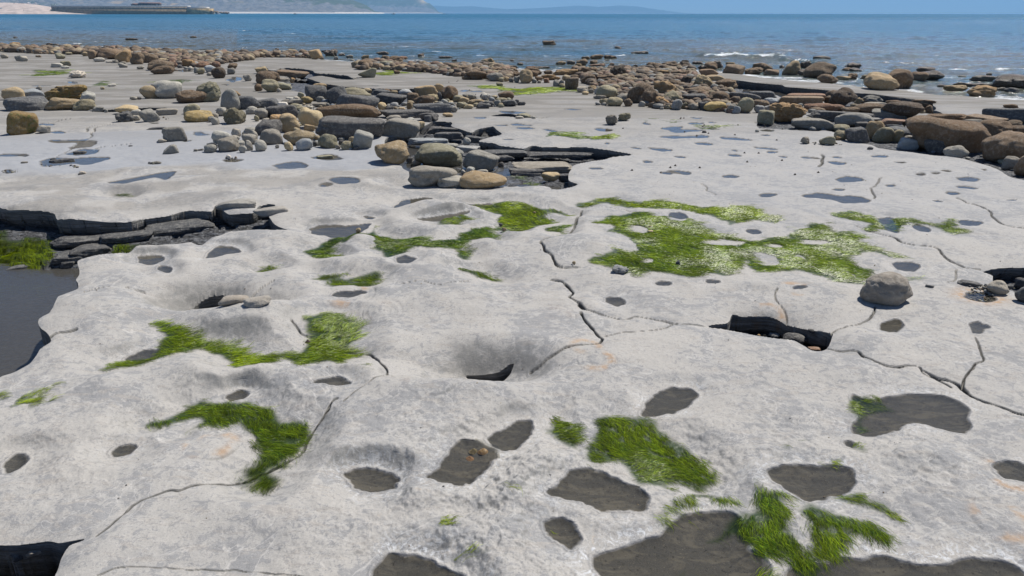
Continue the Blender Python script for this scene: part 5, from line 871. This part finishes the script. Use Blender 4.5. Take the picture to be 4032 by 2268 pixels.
def rock_shape(seed, shape, sub):
    v, f = ico(sub); r_ = np.random.default_rng(seed)
    p = dict(r=2.3, e=2.1, k=8, s=11, c=5, w=8)[shape] + r_.uniform(-.3, .5); nr = dict(e=1, r=2, k=5, s=4, c=9, w=4)[shape]
    ax = np.eye(3); ang = r_.uniform(-.25, .25, 3) * (1.4 if shape in 'kcw' else 1); 
    N = []; Dn = []
    for i in range(3):
        for s_ in (1, -1):
            n = ax[i] * s_ + r_.normal(0, .07 if shape != 's' else .10, 3); N.append(n / np.linalg.norm(n)); Dn.append(r_.uniform(.86, 1.1))
    for i in range(nr):
        n = r_.normal(0, 1, 3); n[2] *= .8; N.append(n / np.linalg.norm(n)); Dn.append(r_.uniform(.88, 1.22) if shape != 'r' else r_.uniform(.98, 1.25))
    if shape == 'w':
        n = np.array([.75 * r_.choice([-1, 1]), r_.uniform(-.3, .3), .8]); N.append(n / np.linalg.norm(n)); Dn.append(.42)
    N = np.array(N); Dn = np.array(Dn)
    q = np.maximum(v @ N.T, 0) / Dn
    r = (q ** p).sum(1) ** (-1 / p)
    o = r_.uniform(0, 50, 3)
    a = dict(e=(.12, .05, .03), r=(.26, .05, .012), k=(.10, .04, .012), s=(.08, .05, .02), c=(.26, .17, .075), w=(.10, .05, .02))[shape]
    r = r * (1 + a[0] * (vn3(v * 1.3 + o, 1) - .5) * 2 + a[1] * (vn3(v * 3.6 + o, 2) - .5) * 2 + a[2] * (vn3(v * 9 + o, 3) - .5) * 2)
    if shape == 'c': r = r * (1 - .10 * (1 - np.abs(vn3(v * 5 + o, 5) - .5) * 2) ** 4 + .05 * (vn3(v * 17 + o, 6) - .5))
    P = v * r[:, None]
    if shape == 's':
        P[:, 2] += .05 * np.floor((vn3(v * 2.5 + o, 7)) * 4) / 4
    c, s_ = math.cos(ang[1]), math.sin(ang[1]); X = P[:, 0] * c + P[:, 2] * s_; Z = -P[:, 0] * s_ + P[:, 2] * c; P[:, 0] = X; P[:, 2] = Z
    c, s_ = math.cos(ang[2] * 1.2), math.sin(ang[2] * 1.2); X = P[:, 0] * c - P[:, 1] * s_; Y = P[:, 0] * s_ + P[:, 1] * c; P[:, 0] = X; P[:, 1] = Y
    lo = P.min(0); hi = P.max(0); P = (P - (lo + hi) / 2) / ((hi - lo) / 2)
    return P, f
MATFOR = dict(e='round', r='round', k='round', s='slate', c='rough', w='round')
items = []
for (ox, oy, s), txt in ROCKS:
    for it in txt.replace('\n', '').split(';'):
        it = it.strip()
        if not it: continue
        q = it.split('|'); a = q[0].split(); x0, y0, x1, y1 = [float(v) for v in a[:4]]
        items.append(dict(b=(ox + x0 / s, oy + y0 / s, ox + x1 / s, oy + y1 / s), sh=a[4][0], c=a[4][1], R=len(a[4]) > 2, lab=q[1] if len(q) > 1 else None, short=q[2] if len(q) > 2 else None))
items.sort(key=lambda i: -(i['b'][2] - i['b'][0]) * (i['b'][3] - i['b'][1]))
NAME = dict(k='rock_block', s='rock_slab', c='craggy_rock', w='wedge_rock')
SHN = dict(e='round', r='rounded', k='blocky', s='flat', c='craggy', w='wedge shaped')
def make_rock(i, it):
    x0, y0, x1, y1 = it['b']; w_ = x1 - x0; h_ = y1 - y0; cx = (x0 + x1) / 2
    gx, gy, gz = on_ground(cx, y1 - .06 * h_)
    sea = gy > 9 and gy > float(shore_y(np.array([gx]), np.array([gy]))[0])
    if sea: gx, gy = [float(v) for v in unproj(cx, y1, SEA_Z)]; gz = SEA_Z
    dep = gy * math.cos(PITCH) + (CAM_H - gz) * math.sin(PITCH); mpp = dep / FPX
    W = w_ * mpp; Hs = h_ * mpp; de = math.atan((CAM_H - gz) / gy)
    kd = dict(e=.9, r=.8, k=.75, s=.8, c=.85, w=.7)[it['sh']]
    Dp = min(W * kd, max(Hs * 1.7, W * .35)) if it['sh'] != 's' else min(W * .6, Hs * 1.8 + W * .1)
    H = (Hs - Dp * .42 * math.sin(de)) / math.cos(de); H = max(H, .5 * Hs if it['sh'] == 's' else .62 * Hs)
    H *= 1.13; sink = .05 * H + (.015 if sea else 0)
    sub = 6 if w_ > 330 else 5 if w_ > 130 else 4 if w_ > 36 else 3
    P, f = rock_shape(1000 + int(it['b'][0] * 3 + it['b'][1] * 7), it['sh'], sub)
    P = P * np.array([W / 2, Dp / 2, H / 2])
    # worn flat where it rests
    zb = -H / 2 * .82; P[:, 2] = np.where(P[:, 2] < zb, zb + (P[:, 2] - zb) * .3, P[:, 2]); 
    bot = P[:, 2].min(); P[:, 2] -= bot
    P[:, 2] -= sink
    big = W > .16 or w_ > 60
    nm = NAME.get(it['sh']) or ('boulder' if big else 'cobble')
    me = mesh_np(nm, P, None, f)
    mat = M[MATFOR[it['sh']]]
    if it['c'] == 's': mat = M['slate']
    if it['c'] in 'm': mat = M['moss']
    if it['c'] in 'bdr' and it['sh'] == 'r' and gy > 9: mat = M['rough']
    if it['R']: mat = M['rough']
    if sea and it['c'] == 'd': mat = M['wet']
    o = link(nm, me, mat)
    o.location = (gx, gy + Dp * .42, gz); o.rotation_euler = (0, 0, -math.atan2(gx, gy) * .8)
    r_ = random.Random(i); k = r_.uniform(.82, 1.2); t = r_.uniform(-.05, .05); c = COLS[it['c']]; c = (c[0] * 1.06, c[1], c[2] * .92)
    o.color = (min(1, c[0] * k * (1 + t)), min(1, c[1] * k), min(1, c[2] * k * (1 - t)), 1)
    it['o'] = o; it['nm'] = nm; it['W'] = W; it['wp'] = w_
    o['category'] = dict(boulder='boulder', cobble='cobble', rock_block='rock block', rock_slab='rock slab', craggy_rock='craggy rock', wedge_rock='rock')[nm]
    o['group'] = 'rocks in the sea' if sea else 'boulders strewn on the shore' if nm == 'boulder' else 'cobbles strewn on the shore' if nm == 'cobble' else 'rocks strewn on the shore'
    return o
for i, it in enumerate(items): make_rock(i, it)
# ---- labels: how it looks, then where it lies beside a rock that can be found
marks = [i for i in items if i['short']]
seen = {}
for it in items:
    if it['lab']: it['o']['label'] = it['lab']; continue
    x = (it['b'][0] + it['b'][2]) / 2; y = it['b'][3]
    def dist(m): return math.hypot((m['b'][0] + m['b'][2]) / 2 - x, (m['b'][3] - y) * 2.2)
    m = min(marks, key=dist); mx = (m['b'][0] + m['b'][2]) / 2; dx = x - mx; dy = (y - m['b'][3]) * 2.2; dd = dist(m)
    if abs(dx) > 2 * abs(dy): rel = 'left of' if dx < 0 else 'right of'
    elif abs(dy) > 2 * abs(dx): rel = 'behind' if dy < 0 else 'in front of'
    else: rel = ('behind and ' if dy < 0 else 'in front and ') + ('left of' if dx < 0 else 'right of')
    near = 'close ' if dd < 60 else ''
    size = 'large ' if it['wp'] > 90 else 'small ' if it['wp'] < 30 else ''
    kind = {'boulder': 'boulder', 'cobble': 'cobble', 'rock_block': 'block', 'rock_slab': 'slab', 'craggy_rock': 'rock', 'wedge_rock': 'stone'}[it['nm']]
    it['txt'] = f"{size}{CNAME[it['c']]} {SHN[it['sh']]} {kind} {rel} {m['short']}"; it['dd'] = dd
    seen.setdefault(it['txt'], []).append(it)
ORD = ['nearest', 'second nearest', 'third nearest', 'fourth nearest', 'fifth nearest', 'sixth nearest', 'seventh nearest', 'eighth nearest', 'ninth nearest']
for t, L in seen.items():
    L.sort(key=lambda i: i['dd'])
    for k, it in enumerate(L): it['o']['label'] = t if len(L) == 1 else t + ', ' + ORD[min(k, 8)]
# ---- small stones lying between the boulders: too many to count, one heap each
def scatter_stones(name, quads, n, smin, smax, cols, label, seed, zz=None):
    r_ = np.random.default_rng(seed); V = []; F = []; C = []; b = 0; protos = [rock_shape(seed * 10 + k, 'rckcrk'[k % 6], 2) for k in range(12)]
    for poly, wt in quads:
        w_ = topoly(poly, step=20); k = int(n * wt); lo = w_.min(0); hi = w_.max(0)
        pts = r_.uniform(lo, hi, (k * 6, 2)); pts = pts[sdf(w_, pts[:, 0], pts[:, 1]) < 0][:k]; gz = ground_z(pts[:, 0], pts[:, 1])
        ff = pts[:, 1] > 10
        for (x, y), z in zip(pts, gz):
            P, f = protos[r_.integers(12)]; s = smin + (smax - smin) * r_.random() ** 3.2; s *= (.55 + .055 * y)
            a = r_.uniform(0, 6.28); q = P * np.array([1, r_.uniform(.55, 1), r_.uniform(.4, .9)]) * s / 2
            X = q[:, 0] * math.cos(a) - q[:, 1] * math.sin(a) + x; Y = q[:, 0] * math.sin(a) + q[:, 1] * math.cos(a) + y
            V.append(np.stack([X, Y, q[:, 2] + z + s * .22], 1)); F.append(f + b); b += len(P)
            c = np.array(COLS[cols[r_.integers(len(cols))]]) * r_.uniform(.75, 1.2); C.append(np.tile([*c, 1], (len(P), 1)))
    me = mesh_np(name, np.concatenate(V), None, np.concatenate(F)); setcol(me, 'tint', np.concatenate(C))
    return link(name, me, PEB, kind='stuff', label=label)
def pebmat():
    g = NG('mixed_pebbles'); P = g.pos(); c = g.attr('tint').outputs['Color']; a = g.noise(P, 40, 5, .7)
    k = g.mix(g.ramp(a, .4, .65), g.mix(.4, c, (.04, .04, .035)), c); g.done(Base_Color=k, Roughness=.8, Normal=g.bump(a, .02, .5)); return g.m
PEB = pebmat()
scatter_stones('cobble_bank', [(T(*TA, [(0, 480), (250, 500), (900, 520), (1300, 520), (2000, 560), (2576, 560), (2576, 600), (2300, 640), (2100, 680), (1900, 680), (1500, 600), (1000, 560), (400, 545), (0, 520)]), 1.0), (T(*TAB, [(0, 540), (680, 540), (680, 580), (300, 580), (0, 585)]), .15),
  (T(*TAB, [(1040, 650), (1500, 620), (2000, 650), (2576, 690), (2576, 800), (2300, 800), (1700, 735), (1300, 715), (1040, 705)]), .7), (T(*TE, [(-300, 160), (100, 220), (420, 190), (900, 200), (960, 300), (1190, 400), (1450, 460), (1450, 560), (1500, 700), (1000, 660), (500, 640), (-100, 440), (-400, 250)]), 1.1)], 3800, .05, .19, 'tbdbbdrbg', 'small brown and grey cobbles heaped between the boulders of the bank', 5)
scatter_stones('small_cobbles', [(T(*TF, [(0, 620), (700, 640), (1500, 700), (2576, 900), (2576, 1250), (1900, 1180), (1200, 1050), (500, 900), (0, 820)]), .5), (T(*TC, [(0, 640), (300, 780), (700, 940), (1300, 960), (1000, 620), (1400, 560), (1900, 520), (2400, 480), (2000, 400), (1300, 420), (400, 420), (0, 500)]), .8), (T(*TD, [(0, 500), (500, 520), (900, 500), (1300, 470), (1000, 400), (500, 380), (100, 400)]), .3)], 420, .03, .12, 'pgotgkc', 'small pale and grey cobbles between the boulders of the middle group', 6)
scatter_stones('gravel', [(T(*T3, [(400, 1050), (650, 1070), (900, 1070), (1010, 1110), (950, 1190), (800, 1130), (550, 1090)]), .25), (T(*T3, [(2240, 700), (2500, 700), (2600, 800), (2300, 810), (2220, 760)]), .3), (T(*T3, [(1960, 735), (2180, 770), (2160, 800), (2000, 770)]), .2), (T(*T3, [(2040, 800), (2150, 790), (2240, 850), (2150, 880), (2040, 850)]), .35),
  (T(*TB, [(385, 885), (480, 880), (640, 900), (600, 915), (450, 912)]), .1), (T(*TB, [(690, 910), (860, 910), (860, 925), (700, 925)]), .05), (T(*TB, [(10, 950), (180, 945), (180, 970), (30, 972)]), .1), (T(*TB, [(1500, 870), (1630, 870), (1630, 895), (1510, 895)]), .06), (T(*TF, [(150, 1030), (400, 1040), (560, 1060), (300, 1075)]), .1), (T(*TB, [(2280, 840), (2420, 840), (2420, 865), (2290, 862)]), .06), (T(*TB, [(1500, 420), (1760, 425), (1740, 440), (1600, 440)]), .06), (T(*TC, [(1400, 525), (1470, 520), (1470, 555), (1400, 555)]), .08)], 420, .006, .032, 'sgsbpo', 'dark gravel and shale chips in the hollows', 8)
scatter_stones('shell_grit', [(D([(100, 700), (1300, 480), (2500, 430), (2576, 1400), (60, 1400)]), 1)], 420, .004, .013, 'wcsgbt', 'tiny shell bits and grit specks strewn over the limestone', 9)
# limpets and snails
def shell(name, x, y, z, r, h, ribs, mat, c, **k):
    n = 48; rings = 10; V = []; 
    for j in range(rings):
        t = j / (rings - 1); rr = r * (1 - t) ** .8 if t < 1 else 0
        for i in range(n):
            a = 2 * math.pi * i / n; q = rr * (1 + .07 * math.cos(ribs * a) * (1 - t * .5)); V.append((q * math.cos(a) * 1.1 + r * .08 * t, q * math.sin(a) * .92, h * t * (1 + .0)))
    me = mesh_np(name, V, [(j * n + i, j * n + (i + 1) % n, (j + 1) * n + (i + 1) % n, (j + 1) * n + i) for j in range(rings - 1) for i in range(n)])
    o = link(name, me, mat, **k); o.location = (x, y, z); o.color = (*c, 1); return o
for (a, b), r, c, lab in [((943, 560), .019, (.30, .24, .12), 'olive brown ribbed limpet, rear left of the three in the rock pool'), ((1012, 562), .021, (.48, .30, .13), 'orange tan ribbed limpet, rightmost of the three in the rock pool'), ((914, 610), .018, (.44, .26, .14), 'pinkish orange ribbed limpet nearest the camera in the rock pool')]:
    px, py = T(*T5, [(a, b)])[0]; x, y, z = on_ground(px, py); o = shell('limpet', x, y, float(ground_z(x, y)[0]) - .002, r, r * .9, 18, M['round'], c, label=lab, cat='limpet', group='limpets in the rock pool')
proto = None
for i in range(46):
    a, b = [(RNG.uniform(150, 2400), RNG.uniform(660, 1420)), (RNG.uniform(0, 2200), RNG.uniform(80, 400))][i % 3 == 2]
    px, py = T(*(TE if i % 3 != 2 else TD), [(a, b)])[0]; x, y, z = on_ground(px, py)
    if i % 3 != 2 and (a < 250 or a > 1700) and b < 800: continue
    if proto is None: proto = shell('sea_snail', x, y, z, .014, .02, 0, M['round'], (.06, .05, .04), label='tiny dark sea snail on the pale flat limestone among the puddles', cat='sea snail', group='sea snails scattered on the flat limestone'); o = proto
    else: o = proto.copy(); col.objects.link(o); o.location = (x, y, z)
for (a, b, lab) in [(2195, 1170, 'dark banded snail beside the left weed channel'), (150, 665, 'black snail in the left tide pool')]:
    px, py = T(*T1, [(a, b)])[0]; x, y, z = on_ground(px, py); o = shell('sea_snail', x, y, float(ground_z(x, y)[0]), .013, .017, 0, M['round'], (.10, .06, .05) if a > 1000 else (.02, .02, .02), label=lab, cat='sea snail')
# ---- green weed
def build_weed():
    V = []; C = []; W_ = []; r_ = np.random.default_rng(33)
    PA = []; AN = []; LN = []; WD = []; HU = []
    for c, de, hu, an, ln in _wd:
        lo = c.min(0); hi = c.max(0); ym = c[:, 1].mean(); px = ym / 1840.0     # metres per rendered pixel
        wd = max(.0012, .75 * px); L = max(.055, 24 * px * .8) * ln * .9; L = min(L, .26)
        area = abs(0.5 * np.sum(c[:, 0] * np.roll(c[:, 1], -1) - np.roll(c[:, 0], -1) * c[:, 1]))
        n = int(min(90000, 3.4 * de * area / (wd * L))); box = (hi[0] - lo[0]) * (hi[1] - lo[1])
        pts = r_.uniform(lo, hi, (int(n * box / max(area, 1e-6)) + 10, 2)); s = sdf(c, pts[:, 0], pts[:, 1])
        dens = fbm2(pts[:, 0] * 14, pts[:, 1] * 14, 77, 3)
        s = s + .075 * np.sqrt(ym) * (fbm2(pts[:, 0] * 10, pts[:, 1] * 10, 71, 5, .65) - .45)
        m = (s < .015) & (r_.random(len(pts)) < np.clip(.22 + -s / (.02 * ym), 0, 1)) & ((dens > (.62 - .52 * de)) & (fbm2(pts[:, 0] * 22, pts[:, 1] * 22, 79, 3) > .33))
        nq = .45 + 1.3 * fbm2(pts[:, 0] * 9, pts[:, 1] * 12, 88, 3)
        for ix, iy, rx, ry in _isl: m &= (((pts[:, 0] - ix) / rx) ** 2 + ((pts[:, 1] - iy) / ry) ** 2) * nq > .9 + .2 * r_.normal(0, .5, len(pts))
        p = pts[m]; k = len(p)
        if not k: continue
        th = math.radians(an) + 3.2 * (fbm2(p[:, 0] * 4.2, p[:, 1] * 4.2, 55, 3) - .5) + r_.normal(0, .16, k)
        PA.append(p); AN.append(th); LN.append(L * r_.uniform(.5, 1.3, k)); WD.append(wd * r_.uniform(.7, 1.3, k)); HU.append(hu + .5 * (fbm2(p[:, 0] * 6, p[:, 1] * 6, 66, 3) - .5) + r_.normal(0, .16, k))
    P = np.concatenate(PA); A = np.concatenate(AN); L = np.concatenate(LN); Wd = np.concatenate(WD); H = np.concatenate(HU); n = len(P)
    print('weed strands', n)
    seg = 4; x = P[:, 0].copy(); y = P[:, 1].copy(); curl = r_.normal(0, .3, n); lift = r_.random(n) ** 1.5
    z0 = ground_z(x, y); rows = []
    thick = .003 + .009 * fbm2(P[:, 0] * 7, P[:, 1] * 7, 44, 3)
    for j in range(seg + 1):
        t = j / seg; zg = ground_z(x, y) if j % 2 == 0 else None
        if zg is None: zz = rows[-1][2]
        else: zz = zg
        w = Wd * (1 - t * .75) * .5; up = (thick * (.3 + lift) * math.sin(math.pi * min(1, t * .8 + .12)) + .001)
        rows.append((x.copy(), y.copy(), zz, -np.sin(A) * w, np.cos(A) * w, up)); 
        x = x + np.cos(A) * L / seg; y = y + np.sin(A) * L / seg; A = A + curl * .8
    for j in (1, 3):
        a = rows[j - 1]; b = rows[j + 1]; rows[j] = (*rows[j][:2], (a[2] + b[2]) / 2, *rows[j][3:])
    VV = np.zeros((n, (seg + 1) * 2, 3))
    for j, (a, b, c, wx, wy, up) in enumerate(rows):
        VV[:, j * 2] = np.stack([a - wx, b - wy, c + up], 1); VV[:, j * 2 + 1] = np.stack([a + wx, b + wy, c + up + Wd * .35], 1)
    q = np.concatenate([np.arange(n)[:, None] * (seg + 1) * 2 + np.array([[2 * j, 2 * j + 1, 2 * j + 3, 2 * j + 2]]) for j in range(seg)])
    me = mesh_np('green_seaweed', VV.reshape(-1, 3), q)
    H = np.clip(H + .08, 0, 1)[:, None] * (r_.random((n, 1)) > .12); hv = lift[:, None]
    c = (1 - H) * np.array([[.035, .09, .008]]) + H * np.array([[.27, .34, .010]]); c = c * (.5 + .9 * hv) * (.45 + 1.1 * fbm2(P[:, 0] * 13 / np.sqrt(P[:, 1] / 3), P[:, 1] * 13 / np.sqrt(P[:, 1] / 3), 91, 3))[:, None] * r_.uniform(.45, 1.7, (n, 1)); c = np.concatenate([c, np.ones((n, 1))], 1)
    setcol(me, 'tint', np.repeat(c, (seg + 1) * 2, 0))
    link('green_seaweed', me, M['weed'], kind='stuff', label='bright green thread like seaweed lying in the hollows and channels')
build_weed()
# ------------------------------------------------------------------ sea air
HZ = 14500.0
hm = boxes('haze', [(-HZ, HZ, -60, HZ, -3, 320)], None, kind='stuff')
g = bpy.data.materials.new('sea_air'); g.use_nodes = True; t = g.node_tree; t.nodes.remove(t.nodes['Principled BSDF'])
pv = t.nodes.new('ShaderNodeVolumePrincipled'); pv.inputs['Color'].default_value = (.30, .62, 1, 1); pv.inputs['Density'].default_value = .00018; pv.inputs['Anisotropy'].default_value = .1
t.links.new(pv.outputs[0], t.nodes['Material Output'].inputs['Volume']); hm.data.materials.append(g)
